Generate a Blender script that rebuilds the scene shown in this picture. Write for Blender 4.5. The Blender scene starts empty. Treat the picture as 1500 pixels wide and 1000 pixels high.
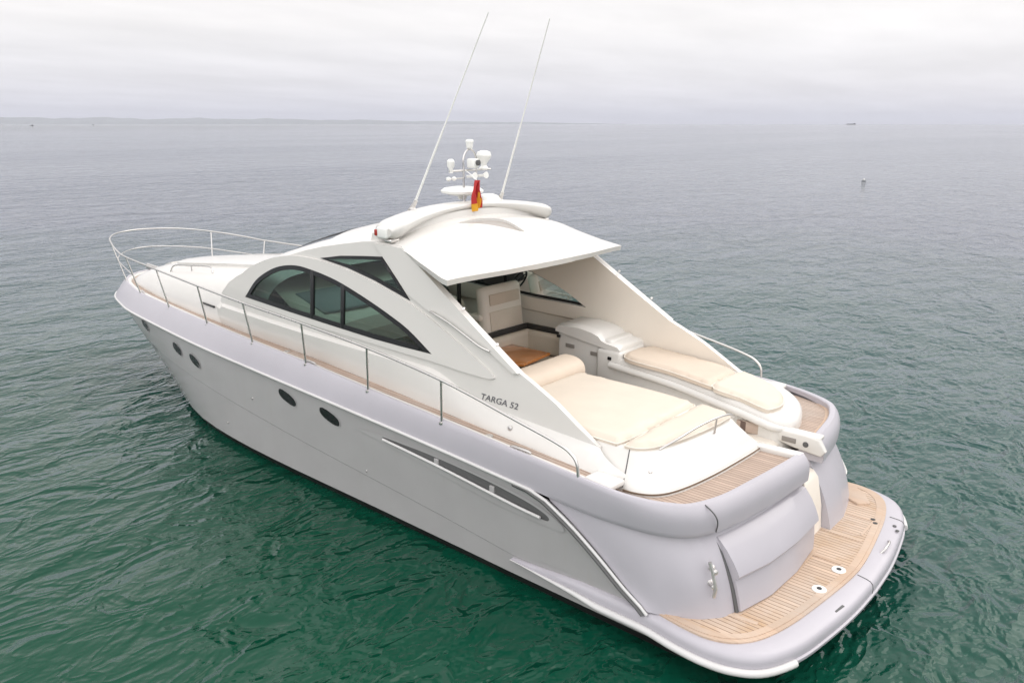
import bpy, bmesh, math, random
import numpy as np
from mathutils import Vector, Matrix
from mathutils.geometry import delaunay_2d_cdt

random.seed(4); rng = np.random.default_rng(4)
S = bpy.context.scene
COL = S.collection
R = math.radians

# ------------------------------------------------------------------ camera
cam_d = bpy.data.cameras.new('camera'); cam = bpy.data.objects.new('camera', cam_d); COL.objects.link(cam)
CAMP = Vector((-1.947, 8.126, 5.0156)); YAW, PITCH = 0.855772, 0.265399
fw = Vector((math.cos(YAW)*math.cos(PITCH), -math.sin(YAW)*math.cos(PITCH), -math.sin(PITCH)))
rt = Vector((-math.sin(YAW), -math.cos(YAW), 0)); upv = rt.cross(fw)
M = Matrix((rt, upv, -fw)).transposed().to_4x4(); M.translation = CAMP
cam.matrix_world = M
cam_d.sensor_width = 36; cam_d.lens = 28.08; cam_d.clip_start = .1; cam_d.clip_end = 100000
S.camera = cam

# ------------------------------------------------------------------ world (overcast sky)
SUN_EL, SUN_AZ = R(44), R(244)          # azimuth measured from +X (bow) towards +Y (port)
W = bpy.data.worlds.new('World'); S.world = W; W.use_nodes = True
nt = W.node_tree; nt.nodes.clear()
def wn(t, **k):
    n = nt.nodes.new(t)
    for a, b in k.items(): setattr(n, a, b)
    return n
def wl(a, b): nt.links.new(a, b)
wout = wn('ShaderNodeOutputWorld'); bg = wn('ShaderNodeBackground'); bg.inputs[1].default_value = 0.1
sky = wn('ShaderNodeTexSky', sky_type='NISHITA', sun_disc=False, sun_elevation=SUN_EL, sun_rotation=R(90)-SUN_AZ)
sky.air_density = 1.0; sky.dust_density = 2.0
tc = wn('ShaderNodeTexCoord'); sep = wn('ShaderNodeSeparateXYZ'); wl(tc.outputs['Generated'], sep.inputs[0])
def wmath(op, a, b=None):
    n = wn('ShaderNodeMath', operation=op)
    for i, v in enumerate((a, b)):
        if v is None: continue
        if isinstance(v, (int, float)): n.inputs[i].default_value = v
        else: wl(v, n.inputs[i])
    return n.outputs[0]
zc = wmath('MAXIMUM', sep.outputs[2], 0.0)
# overcast luminance rises towards the zenith
ramp = wn('ShaderNodeValToRGB'); wl(zc, ramp.inputs[0])
els = ramp.color_ramp.elements
els[0].position = 0.0; els[0].color = (0.59, 0.595, 0.665, 1)
els[1].position = 1.0; els[1].color = (1.22, 1.20, 1.20, 1)
for p, c in ((0.045, (0.66, 0.65, 0.685, 1)), (0.11, (0.76, 0.735, 0.73, 1)), (0.20, (0.83, 0.80, 0.78, 1)), (0.5, (0.95, 0.93, 0.925, 1))):
    e = els.new(p); e.color = c
# unseen sky behind the camera brightened, added to light the boat's port sides
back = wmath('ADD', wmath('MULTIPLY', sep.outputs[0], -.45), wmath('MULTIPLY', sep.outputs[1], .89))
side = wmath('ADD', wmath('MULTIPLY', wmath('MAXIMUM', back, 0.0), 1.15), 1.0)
# cloud sheets: noise on a flattened dome so that bands thin out towards the horizon
den = wmath('ADD', zc, 0.07)
cx = wmath('DIVIDE', sep.outputs[0], den); cy = wmath('DIVIDE', sep.outputs[1], den)
cmb = wn('ShaderNodeCombineXYZ'); wl(cx, cmb.inputs[0]); wl(cy, cmb.inputs[1])
mp = wn('ShaderNodeMapping'); mp.inputs['Rotation'].default_value = (0, 0, YAW); mp.inputs['Scale'].default_value = (0.55, 0.3, 1); wl(cmb.outputs[0], mp.inputs[0])
nz = wn('ShaderNodeTexNoise'); nz.inputs['Scale'].default_value = 1.5; nz.inputs['Detail'].default_value = 7; nz.inputs['Roughness'].default_value = .55; wl(mp.outputs[0], nz.inputs[0])
mr = wn('ShaderNodeMapRange'); mr.inputs[1].default_value = .35; mr.inputs[2].default_value = .68; mr.inputs[3].default_value = .94; mr.inputs[4].default_value = 1.09; wl(nz.outputs[0], mr.inputs[0])
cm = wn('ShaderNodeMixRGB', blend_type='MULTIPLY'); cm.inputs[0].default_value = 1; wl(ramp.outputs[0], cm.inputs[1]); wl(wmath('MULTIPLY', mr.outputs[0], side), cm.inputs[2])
# to Nishita's physical scale, then let a little clear-sky colour through
sc = wn('ShaderNodeMixRGB', blend_type='MULTIPLY'); sc.inputs[0].default_value = 1; sc.inputs[2].default_value = (10, 10, 10, 1); wl(cm.outputs[0], sc.inputs[1])
mx = wn('ShaderNodeMixRGB'); mx.inputs[0].default_value = .9; wl(sky.outputs[0], mx.inputs[1]); wl(sc.outputs[0], mx.inputs[2])
wl(mx.outputs[0], bg.inputs[0]); wl(bg.outputs[0], wout.inputs[0])

# ------------------------------------------------------------------ sun behind cloud
sd = bpy.data.lights.new('sun', 'SUN'); so = bpy.data.objects.new('sun', sd); COL.objects.link(so)
sd.energy = 0.8; sd.angle = R(50); sd.color = (1, .95, .88)
sv = Vector((math.cos(SUN_EL)*math.cos(SUN_AZ), math.cos(SUN_EL)*math.sin(SUN_AZ), math.sin(SUN_EL)))
so.rotation_euler = sv.to_track_quat('Z', 'Y').to_euler(); so.location = (0, 0, 60)

S.view_settings.view_transform = 'Standard'; S.view_settings.look = 'None'; S.view_settings.gamma = 1
S.view_settings.use_curve_mapping = False; S.view_settings.exposure = 0.45
S.render.engine = 'CYCLES'; S.cycles.max_bounces = 10; S.cycles.transparent_max_bounces = 12
S.render.resolution_x = 1024; S.render.resolution_y = 682

# ------------------------------------------------------------------ helpers: materials
class NT:
    def __init__(s, name):
        s.m = bpy.data.materials.new(name); s.m.use_nodes = True; s.t = s.m.node_tree; s.t.nodes.clear()
        s.out = s.n('ShaderNodeOutputMaterial')
    def n(s, t, ins=None, **k):
        n = s.t.nodes.new(t)
        for a, b in k.items(): setattr(n, a, b)
        for a, b in (ins or {}).items():
            if hasattr(b, 'is_output'): s.t.links.new(b, n.inputs[a])
            else: n.inputs[a].default_value = b
        return n
    def l(s, a, b): s.t.links.new(a, b)
    def math(s, op, a, b=0.0, c=0.0):
        return s.n('ShaderNodeMath', {0: a, 1: b, 2: c}, operation=op).outputs[0]
    def coord(s, kind='Object'): return s.n('ShaderNodeTexCoord').outputs[kind]
    def noise(s, vec, scale, detail=4, rough=.5): return s.n('ShaderNodeTexNoise', {'Vector': vec, 'Scale': scale, 'Detail': detail, 'Roughness': rough}).outputs[0]
    def mix(s, f, a, b, mode='MIX'): return s.n('ShaderNodeMixRGB', {0: f, 1: a, 2: b}, blend_type=mode).outputs[0]
    def rng(s, v, a, b, c, d): return s.n('ShaderNodeMapRange', {0: v, 1: a, 2: b, 3: c, 4: d}).outputs[0]
    def bump(s, h, st=.1, dist=.01): return s.n('ShaderNodeBump', {'Height': h, 'Strength': st, 'Distance': dist}).outputs[0]
def c4(c): return (*c, 1)
def gloss(name, col, rough=.3, metal=0, var=.04, scale=1.6, coat=0., bump=0., spec=.5, dirt=None):
    k = NT(name); v = k.coord(); a = k.noise(v, scale, 5 if scale > 1 else 1); b = k.noise(v, scale*9, 3)
    lo = tuple(x*(1-var) for x in col); hi = tuple(min(1, x*(1+var)) for x in col)
    c = k.mix(k.rng(a, .3, .7, 0, 1), c4(lo), c4(hi))
    if dirt:
        d = k.noise(k.n('ShaderNodeMapping', {'Vector': v, 'Scale': (3, 3, .5)}).outputs[0], 2.2, 6, .65)
        c = k.mix(k.rng(d, .55, .8, 0, .35), c, c4(dirt))
    p = k.n('ShaderNodeBsdfPrincipled', {'Base Color': c, 'Roughness': k.rng(b, .3, .7, rough*.96, rough*1.04), 'Metallic': metal, 'Coat Weight': coat, 'Coat Roughness': .08, 'Specular IOR Level': spec})
    if bump: k.l(k.bump(b, bump, .004), p.inputs['Normal'])
    k.l(p.outputs[0], k.out.inputs[0]); return k.m
def teak(name, base, dark, axis=1, pitch=.06, stain=None, seam=.13):
    k = NT(name); v = k.coord(); s = k.n('ShaderNodeSeparateXYZ', {0: v}).outputs
    u = k.math('DIVIDE', s[axis], pitch); fr = k.math('FRACT', u); idn = k.math('FLOOR', u)
    line = k.math('LESS_THAN', fr, seam)
    pl = k.n('ShaderNodeTexWhiteNoise', {'W': idn}, noise_dimensions='1D').outputs[0]
    sc = (1.2, 30, 8) if axis == 1 else (30, 1.2, 8)
    gr = k.noise(k.n('ShaderNodeMapping', {'Vector': v, 'Scale': sc}).outputs[0], 3, 5, .6)
    c = k.mix(k.rng(gr, .3, .7, 0, 1), c4(tuple(x*.86 for x in base)), c4(tuple(min(1, x*1.12) for x in base)))
    c = k.mix(k.rng(pl, 0, 1, 0, .5), c, c4(tuple(x*.66 for x in base)))
    if stain:
        st = k.noise(v, 2.3, 5, .6); c = k.mix(k.rng(st, .46, .66, 0, .9), c, c4(stain))
    bl = k.noise(v, 1.1, 4, .6); c = k.mix(k.rng(bl, .45, .7, 0, .45), c, c4((.50, .455, .41)))
    c = k.mix(line, c, c4(dark))
    h = k.math('SUBTRACT', k.math('MULTIPLY', gr, .3), line)
    p = k.n('ShaderNodeBsdfPrincipled', {'Base Color': c, 'Roughness': .65, 'Specular IOR Level': .3, 'Normal': k.bump(h, .3, .003)})
    k.l(p.outputs[0], k.out.inputs[0]); return k.m
def glass(name, tint, refl=1.0, rough=.02):
    k = NT(name)
    t = k.n('ShaderNodeBsdfTransparent', {0: c4(tint)}).outputs[0]
    g = k.n('ShaderNodeBsdfGlossy', {0: (1, 1, 1, 1), 'Roughness': rough}).outputs[0]
    f = k.n('ShaderNodeFresnel', {0: 1.5}).outputs[0]
    m = k.n('ShaderNodeMixShader', {0: k.math('MULTIPLY', f, refl), 1: t, 2: g}).outputs[0]
    k.l(m, k.out.inputs[0]); return k.m

MT = {}
MT['gel'] = gloss('white_gelcoat', (.66, .642, .61), .22, var=.012, scale=.45, coat=.15)
MT['liner'] = gloss('cream_liner', (.75, .69, .61), .5, var=.03)
MT['silver'] = gloss('silver_hull_paint', (.432, .415, .45), .36, metal=.0, var=.03, coat=.12)
MT['silver_shaded'] = gloss('silver_hull_paint_shaded', (.375, .366, .366), .17, var=.03, coat=.25, dirt=(.36, .345, .32))  # same silver paint, its colour darkened for the shade on the hull side
MT['rubwhite'] = gloss('white_rubber_strip', (.62, .61, .60), .4)
MT['antifoul'] = gloss('black_antifouling', (.012, .012, .012), .55, var=.3)
MT['black'] = gloss('black_frame', (.012, .012, .013), .3)
MT['rubber'] = gloss('grey_rubber', (.10, .10, .10), .6)
MT['satin_steel'] = gloss('satin_steel', (.72, .70, .68), .5, metal=1, var=.05)
MT['steel'] = gloss('stainless_steel', (.64, .62, .60), .28, metal=1, var=.05)
MT['cushion'] = gloss('cream_vinyl', (.60, .505, .41), .6, var=.03, scale=4, bump=.15)
MT['cushion2'] = gloss('pale_vinyl', (.64, .565, .475), .6, var=.03, scale=4, bump=.15)
MT['teak_deck'] = teak('grey_brown_teak', (.47, .36, .29), (.13, .09, .075), 1, .052)
MT['teak_plat'] = teak('honey_teak', (.60, .455, .345), (.16, .10, .07), 1, .058, stain=(.47, .29, .15))
MT['teak_margin'] = teak('teak_margin', (.56, .41, .30), (.5, .36, .27), 1, .4, seam=.02)
MT['varnish'] = gloss('varnished_wood', (.52, .19, .045), .2, var=.2, coat=.6)
MT['glass'] = glass('tinted_window', (.36, .49, .45), 1.0)
MT['glass_front'] = glass('windscreen_glass', (.70, .90, .84), .9)
MT['glass_sun'] = gloss('smoked_sunroof', (.36, .33, .30), .25)
MT['porthole'] = gloss('dark_porthole_glass', (.008, .008, .009), .08, spec=.6)
MT['dark'] = gloss('dark_interior', (.035, .032, .03), .7)
MT['darkcarpet'] = gloss('brown_carpet', (.16, .11, .075), .8, var=.1)
MT['vent'] = gloss('grey_vent', (.25, .23, .21), .5)
MT['chart'] = gloss('grey_plastic', (.22, .23, .24), .5)
MT['red'] = gloss('red_cloth', (.42, .02, .02), .7); MT['yellow'] = gloss('yellow_cloth', (.68, .34, .02), .7)
MT['white_plastic'] = gloss('white_plastic', (.80, .80, .77), .35)
MT['letter'] = gloss('dark_grey_lettering', (.13, .13, .14), .35)
MT['navred'] = gloss('red_lens', (.35, .03, .02), .15)

# ------------------------------------------------------------------ helpers: meshes
def finish(o, ang=35):
    bm = bmesh.new(); bm.from_mesh(o.data)
    bmesh.ops.recalc_face_normals(bm, faces=bm.faces)
    for f in bm.faces: f.smooth = True
    for e in bm.edges:
        e.smooth = not (len(e.link_faces) == 2 and e.calc_face_angle(0) > R(ang))
    bm.to_mesh(o.data); bm.free()
def obj(name, verts, faces, mat, parent=None, ang=35, weld=True):
    me = bpy.data.meshes.new(name); me.from_pydata([tuple(v) for v in verts], [], faces)
    if mat is not None: me.materials.append(MT[mat] if isinstance(mat, str) else mat)
    o = bpy.data.objects.new(name, me); COL.objects.link(o)
    if weld:
        bm = bmesh.new(); bm.from_mesh(me); bmesh.ops.remove_doubles(bm, verts=bm.verts, dist=1e-5)
        bmesh.ops.dissolve_degenerate(bm, edges=bm.edges, dist=1e-6); bm.to_mesh(me); bm.free()
    if ang is not None: finish(o, ang)
    if parent is not None: o.parent = parent
    return o
class MB:
    def __init__(s): s.v = []; s.f = []
    def add(s, v, f):
        n = len(s.v); s.v += [tuple(p) for p in v]; s.f += [tuple(i+n for i in q) for q in f]; return s
    def build(s, name, mat, parent=None, ang=35): return obj(name, s.v, s.f, mat, parent, ang)
def grid(rows, closeu=False, cap=False):
    nr, nc = len(rows), len(rows[0]); v = [p for r in rows for p in r]; f = []
    for i in range(nr-1):
        for j in range(nc if closeu else nc-1):
            f.append((i*nc+j, i*nc+(j+1) % nc, (i+1)*nc+(j+1) % nc, (i+1)*nc+j))
    if cap:
        f.append(tuple(range(nc))[::-1]); f.append(tuple((nr-1)*nc+j for j in range(nc)))
    return v, f
def pchip(xs, ys):
    xs = np.asarray(xs, float); ys = np.asarray(ys, float)
    if xs[0] > xs[-1]: xs = xs[::-1]; ys = ys[::-1]
    h = np.diff(xs); d = np.diff(ys)/h; m = np.zeros_like(ys)
    for i in range(1, len(xs)-1):
        if d[i-1]*d[i] > 0:
            w1 = 2*h[i]+h[i-1]; w2 = h[i]+2*h[i-1]; m[i] = (w1+w2)/(w1/d[i-1]+w2/d[i])
    m[0] = d[0]; m[-1] = d[-1]
    def f(x):
        x = float(x); x = min(max(x, xs[0]), xs[-1]); i = int(min(np.searchsorted(xs, x, side='right')-1, len(xs)-2))
        t = (x-xs[i])/h[i]; a = t*t*(3-2*t)
        return float(ys[i]*(1-a)+ys[i+1]*a + h[i]*((t*(1-t)**2)*m[i]-(t*t*(1-t))*m[i+1]))
    return f
def spline(pts, n=8, closed=False):
    """Catmull-Rom through the points (centripetal-ish), n samples per segment"""
    P = [np.array(p, float) for p in pts]; out = []; k = len(P)
    for i in range(k if closed else k-1):
        if closed: a, b, c, d = P[i-1], P[i], P[(i+1) % k], P[(i+2) % k]
        else:
            b, c = P[i], P[i+1]; a = P[i-1] if i else 2*b-c; d = P[i+2] if i+2 < k else 2*c-b
        for t in np.linspace(0, 1, n, endpoint=False):
            out.append(.5*((2*b)+(c-a)*t+(2*a-5*b+4*c-d)*t*t+(-a+3*b-3*c+d)*t**3))
    if not closed: out.append(P[-1])
    return out
def tube_vf(pts, r, n=10):
    P = [np.array(p, float) for p in pts]; rows = []; up = np.array([0, 0, 1.]); prev = None
    rr = r if hasattr(r, '__len__') else [r]*len(P)
    for i, p in enumerate(P):
        t = (P[min(i+1, len(P)-1)]-P[max(i-1, 0)]); t /= (np.linalg.norm(t)+1e-12)
        if prev is None:
            a = up if abs(t[2]) < .9 else np.array([1., 0, 0]); u = np.cross(a, t)
        else: u = prev-t*(prev@t)
        u /= np.linalg.norm(u); w = np.cross(t, u); prev = u
        rows.append([p+rr[i]*(math.cos(q)*u+math.sin(q)*w) for q in np.linspace(0, 2*math.pi, n, endpoint=False)])
    return grid(rows, True, True)
def tube(name, pts, r, mat, parent=None, n=10): return obj(name, *tube_vf(pts, r, n), mat, parent, 50)
def lathe_vf(prof, c=(0, 0, 0), n=20, sx=1, sy=1, axis=None):
    rows = [[(c[0]+r*sx*math.cos(q), c[1]+r*sy*math.sin(q), c[2]+z) for q in np.linspace(0, 2*math.pi, n, endpoint=False)] for r, z in prof]
    v, f = grid(rows, True, True)
    if axis is not None:
        q = Vector((0, 0, 1)).rotation_difference(Vector(axis).normalized()); cc = Vector(c)
        v = [tuple(cc+q @ (Vector(p)-cc)) for p in v]
    return v, f
def inside(p, poly):
    x, y = p; c = False; n = len(poly)
    for i in range(n):
        x1, y1 = poly[i]; x2, y2 = poly[i-1]
        if (y1 > y) != (y2 > y) and x < (x2-x1)*(y-y1)/(y2-y1)+x1: c = not c
    return c
def densify(poly, d):
    out = []
    for i in range(len(poly)):
        a = np.array(poly[i], float); b = np.array(poly[(i+1) % len(poly)], float)
        k = max(1, int(np.linalg.norm(b-a)/d+.5))
        out += [tuple(a+(b-a)*t/k) for t in range(k)]
    return out
def sheet_vf(outline, holes=(), step=.12, fn=None, lines=()):
    """flat region with holes, meshed on a grid, mapped to 3D by fn(u, v); thick>0 gives it a second face along fn2"""
    loops = [densify(outline, step)]+[densify(h, step) for h in holes]
    pts = []; edges = []
    for L in loops:
        n = len(pts); pts += L; edges += [(n+i, n+(i+1) % len(L)) for i in range(len(L))]
    for L in lines:
        n = len(pts); pts += L; edges += [(n+i, n+i+1) for i in range(len(L)-1)]
    A = np.array(loops[0]); lo = A.min(0); hi = A.max(0)
    nb = np.array(pts)
    for x in np.arange(lo[0]+step/2, hi[0], step):
        for y in np.arange(lo[1]+step/2, hi[1], step):
            if inside((x, y), loops[0]) and not any(inside((x, y), h) for h in loops[1:]) and np.min((nb[:, 0]-x)**2+(nb[:, 1]-y)**2) > (step*.45)**2:
                pts.append((x, y))
    r = delaunay_2d_cdt([Vector(p) for p in pts], edges, [], 0, 1e-6)
    V = r[0]; F = []
    for f in r[2]:
        c = sum((V[i] for i in f), Vector((0, 0)))/len(f)
        if inside(c, loops[0]) and not any(inside(c, h) for h in loops[1:]): F.append(tuple(f))
    return [fn(p.x, p.y) for p in V], F
def sheet(name, outline, fn, mat, parent=None, holes=(), step=.12, thick=.03, ang=35, offset=-1, mat2=None):
    v, f = sheet_vf(outline, holes, step, fn)
    o = obj(name, v, f, mat, parent, None)
    bm = bmesh.new(); bm.from_mesh(o.data); bmesh.ops.recalc_face_normals(bm, faces=bm.faces)
    bm.to_mesh(o.data); bm.free()
    return o
def orient(o, direction):
    """make an open sheet's normals face a given direction"""
    me = o.data; d = Vector(direction); s = sum((p.normal*p.area for p in me.polygons), Vector())
    if s.dot(d) < 0: me.flip_normals()
def solid(o, th, ang=35, mat2=None, inward=True):
    m = o.modifiers.new('solid', 'SOLIDIFY'); m.thickness = th; m.offset = -1 if inward else 1; m.use_even_offset = False
    if mat2: o.data.materials.append(MT[mat2]); m.material_offset = 1; m.material_offset_rim = 0
    dg = bpy.context.evaluated_depsgraph_get(); me = bpy.data.meshes.new_from_object(o.evaluated_get(dg), depsgraph=dg)
    old = o.data; o.modifiers.clear(); o.data = me; me.name = o.name; bpy.data.meshes.remove(old)
    bm = bmesh.new(); bm.from_mesh(me)
    for f in bm.faces: f.smooth = True
    for e in bm.edges: e.smooth = not (len(e.link_faces) == 2 and e.calc_face_angle(0) > R(ang))
    bm.to_mesh(me); bm.free()
    return o
def inset(poly, d):
    P = [np.array(p, float) for p in poly]; n = len(P)
    a = sum(P[i-1][0]*P[i][1]-P[i][0]*P[i-1][1] for i in range(n)); s = 1 if a > 0 else -1
    out = []
    for i in range(n):
        e1 = P[i]-P[i-1]; e2 = P[(i+1) % n]-P[i]
        n1 = s*np.array([-e1[1], e1[0]])/np.linalg.norm(e1); n2 = s*np.array([-e2[1], e2[0]])/np.linalg.norm(e2)
        b = n1+n2; b /= np.linalg.norm(b); k = min(1/max(b@n1, .2), 3)
        out.append(tuple(P[i]+b*d*k))
    return out
def rbox_vf(c, s, r=.03, seg=3, rz=0., taper=None):
    bm = bmesh.new(); bmesh.ops.create_cube(bm, size=1)
    for v in bm.verts:
        v.co = Vector((v.co.x*s[0], v.co.y*s[1], v.co.z*s[2]))
        if taper and v.co.z > 0: v.co.x *= taper[0]; v.co.y *= taper[1]
    if r: bmesh.ops.bevel(bm, geom=bm.edges[:], offset=min(r, min(s)*.48), segments=seg, profile=.5, affect='EDGES')
    bm.transform(Matrix.Translation(Vector(c)) @ Matrix.Rotation(rz, 4, 'Z'))
    v = [tuple(x.co) for x in bm.verts]; bm.verts.index_update(); f = [tuple(x.index for x in p.verts) for p in bm.faces]; bm.free(); return v, f
def rbox(name, c, s, mat, parent=None, r=.03, seg=3, rz=0., taper=None): return obj(name, *rbox_vf(c, s, r, seg, rz, taper), mat, parent, 40)
def mirror(v, f): return [(p[0], -p[1], p[2]) for p in v], [tuple(reversed(q)) for q in f]
def both(v, f):
    a, b = mirror(v, f); n = len(v); return list(v)+a, list(f)+[tuple(i+n for i in q) for q in b]
def prism_vf(outline, z0, z1, bev=0., seg=3):
    """vertical prism over a plan outline with a rounded upper rim; z may be functions of (x, y)"""
    A = lambda z: z if callable(z) else (lambda x, y: z)
    a, b = A(z0), A(z1); rows = [[(x, y, a(x, y)) for x, y in outline]]
    if bev:
        for k in range(seg+1):
            q = k/seg*math.pi/2; o = inset(outline, bev*(1-math.cos(q))) if k else outline
            rows.append([(x, y, b(x, y)-bev+bev*math.sin(q)) for x, y in o])
    else: rows.append([(x, y, b(x, y)) for x, y in outline])
    return grid(rows, True, True)
def tag(o, label, cat, group=None):
    o['label'] = label; o['category'] = cat
    if group: o['group'] = group
    return o
def empty(name, loc=(0, 0, 0)):
    o = bpy.data.objects.new(name, None); o.location = loc; COL.objects.link(o); return o
def pair(name, v, f, mat, parent=None, ang=35):
    """a port piece and its starboard twin, each an object of its own"""
    pa, pb = parent if isinstance(parent, tuple) else (parent, parent)
    return obj(name, v, f, mat, pa, ang), obj(name, *mirror(v, f), mat, pb, ang)

# ================================================================== YACHT (x forward from the stern, y to port, z up from the water)
Y = empty('motor_yacht'); tag(Y, 'white and silver sports motor yacht lying at rest on the calm green sea', 'motor yacht')
# matched stations: T = inner top edge of the silver gunwale, B = its lower outer edge (port half, bow to stern and round the quarter)
T = [(15.90,0,1.86),(15.78,.36,1.86),(15.45,.72,1.86),(14.95,1.0,1.85),(14.2,1.22,1.85),(13.52,1.36,1.84),(11.93,1.57,1.84),(10.27,1.75,1.84),(8.68,1.89,1.83),(7.22,1.96,1.80),(5.8,2.02,1.74),(4.39,2.08,1.69),(3.3,2.13,1.65),(2.35,2.16,1.61),(1.9,2.15,1.58),(1.6,2.08,1.56),(1.39,1.98,1.55),(1.24,1.83,1.54),(1.11,1.45,1.53),(1.04,.95,1.53),(.98,.4,1.53),(.94,-.08,1.53)]
B = [(16.28,0,1.50),(16.14,.40,1.50),(15.78,.82,1.51),(15.2,1.14,1.52),(14.35,1.40,1.53),(13.6,1.56,1.52),(11.98,1.77,1.52),(10.3,1.94,1.51),(8.7,2.03,1.49),(7.22,2.09,1.465),(5.8,2.115,1.42),(4.39,2.14,1.37),(3.3,2.16,1.32),(2.33,2.15,1.26),(1.86,2.12,1.25),(1.53,2.06,1.25),(1.29,1.94,1.25),(1.14,1.74,1.25),(1.04,1.4,1.25),(.97,.95,1.25),(.91,.42,1.25),(.88,-.08,1.25)]
T = [np.array(p, float) for p in T]; B = [np.array(p, float) for p in B]
def path_eval(P, s):
    i = int(min(max(s, 0), len(P)-1.000001)); t = s-i
    a = P[max(i-1, 0)] if i else P[1]*np.array([1, -1, 1]); b, c = P[i], P[i+1]; d = P[i+2] if i+2 < len(P) else 2*c-b
    return .5*((2*b)+(c-a)*t+(2*a-5*b+4*c-d)*t*t+(-a+3*b-3*c+d)*t**3)
def out_n(s):
    d = path_eval(B, min(s+.05, 20.99))-path_eval(B, max(s-.05, 0)); 
    if s < .06: return np.array([1., 0, 0])
    n = np.array([-d[1], d[0], 0]); n /= np.linalg.norm(n)
    return n if n[1] > 0 or s > 17 and n[0] < 0 else -n
def gunwale_rows(s_end):
    rows = []
    for s in np.concatenate([np.linspace(0, 5, 21), np.linspace(5.25, 14, 36), np.linspace(14.15, s_end, 48)]):
        t, b, n = path_eval(T, s), path_eval(B, s), out_n(s); z = np.array([0, 0, 1.])
        w = min(max((s-13)/3, 0), 1); bul = .012+.022*w; lip = .05+.03*w
        r = [t-n*lip-z*(.045+.03*w), t-n*lip, t-n*(lip-.012)+z*.012, t-n*.012+z*.012]
        for q in np.linspace(0, 1, 9):
            r.append(t*(1-q)+b*q+n*bul*math.sin(math.pi*q**.8)+z*.25*bul*math.sin(math.pi*q))
        r += [b-n*.012-z*.012, b-n*(.05+.16*w)-z*.01*(1-w), b-n*(.12+.2*w)+z*.06]
        rows.append(r)
    return rows
gp = grid(gunwale_rows(21), cap=True); gs = mirror(*grid(gunwale_rows(19.55), cap=True))
gunwale = obj('gunwale', *gp, 'silver', Y, 40); obj('gunwale', *gs, 'silver', Y, 40)
# thin joint round each quarter where the stern moulding meets the side moulding
def band_joint(s, sgn):
    pts = []
    for q in np.linspace(0, 1, 12):
        t, b, n = path_eval(T, s), path_eval(B, s), out_n(s); bul = .09
        p = t*(1-q)+b*q+n*(bul*math.sin(math.pi*q**.8)-.004)+np.array([0, 0, .25*bul*math.sin(math.pi*q)]); p[1] *= sgn; pts.append(p)
    return tube_vf(pts, .007, 6)
jm = MB().add(*band_joint(17.35, 1)); jm.build('moulding_joint', 'rubber', gunwale)
# hull side: chine stations matching B[0..13]
CH = [(14.35,0),(14.05,.30),(13.6,.62),(13.05,.95),(12.4,1.27),(11.8,1.52),(10.6,1.83),(9.4,1.97),(8.2,2.02),(7.0,2.03),(5.7,2.03),(4.35,2.04),(3.3,2.05)]
CH = [np.array((*p, .12)) for p in CH]
sweep = pchip([.12, .40, .61, .87, 1.08, 1.26], [1.42, 1.50, 1.79, 2.14, 2.46, 2.80])
NJ = 16
def hull_col(s):
    col = []
    zk = .36+.62*max(0, min(1, (12-s)/7.)); zt_ = 1.24 if s > 12 else path_eval(B, s)[2]-.02
    zs = list(np.linspace(.12, zk-.007, 7))+list(np.linspace(zk+.007, zt_, NJ-6))
    for j in range(NJ+1):
        t = (zs[j]-.12)/(zt_-.12)
        if s <= 12:
            c = path_eval(CH, s) if s < 12 else CH[12]; b = path_eval(B, s).copy(); b[2] -= .02; n = out_n(s); b = b-n*.03
            bow = max(0, 1-s/8.); p = 1+.75*bow
            q = c*(1-t)+b*t; q[1] = c[1]+(b[1]-c[1])*t**p; 
            if s < .5: q[0] = c[0]+(b[0]-c[0])*t**.92
            q[1] += (.010 if s > .3 and j > 6 else 0)*min(1, (zt_-q[2])/.3)
            col.append(q)
        else:
            z = .12+(1.24-.12)*t; u = s-12; a = hull_col(12)[j]; q = np.array([sweep(z), 2.05+.085*t, z])
            col.append(a*(1-u)+q*u)
    return col
cols = [hull_col(s) for s in np.concatenate([np.linspace(0, 4, 17), np.linspace(4.5, 12, 16), np.linspace(12.25, 13, 4)])]
hm = MB(); hm.add(*both(*grid(cols)))
hull = hm.build('hull', 'silver_shaded', Y, 30)
# antifouled bottom
bot = []
for c in cols:
    p = c[0]; k = max(0.1, min(1, p[1]/1.2))
    bot.append([p+np.array([0, -.004, .0]), p+np.array([-.02, -.03*k, -.03]), p+np.array([-.05, -.12*k, -.25]), np.array([p[0]-.1, p[1]*.5, -.6]), np.array([p[0]-.15, 0, -.8])])
for xx, yy in ((1.0, 2.0), (.75, 1.85), (.68, 1.2)): bot.append([np.array([xx, yy, .2]), np.array([xx, yy-.04, .09]), np.array([xx, yy-.12, -.25]), np.array([xx, 1.0, -.6]), np.array([xx, 0, -.7])])
pair('bottom_paint', *grid(bot), 'antifoul', hull, 40)
# white rubbing strip: along the gunwale, then sweeping down to the platform
def rub_pts():
    pts = []
    for s in np.linspace(0, 12.3, 70):
        n = out_n(s); pts.append(path_eval(B, s)+n*.006-np.array([0, 0, .008]))
    for z in np.linspace(1.24, .42, 14): pts.append(np.array([sweep(z)+.0, 2.135+.03*(z-.4)+.012, z]))
    return pts
rp = rub_pts()
pair('rubbing_strip', *tube_vf(rp, [.020]*70+[.017]*14, 8), 'rubwhite', hull, 60)
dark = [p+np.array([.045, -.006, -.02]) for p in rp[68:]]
pair('shadow_gap', *tube_vf(dark, .028, 6), 'rubber', hull, 60)
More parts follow.
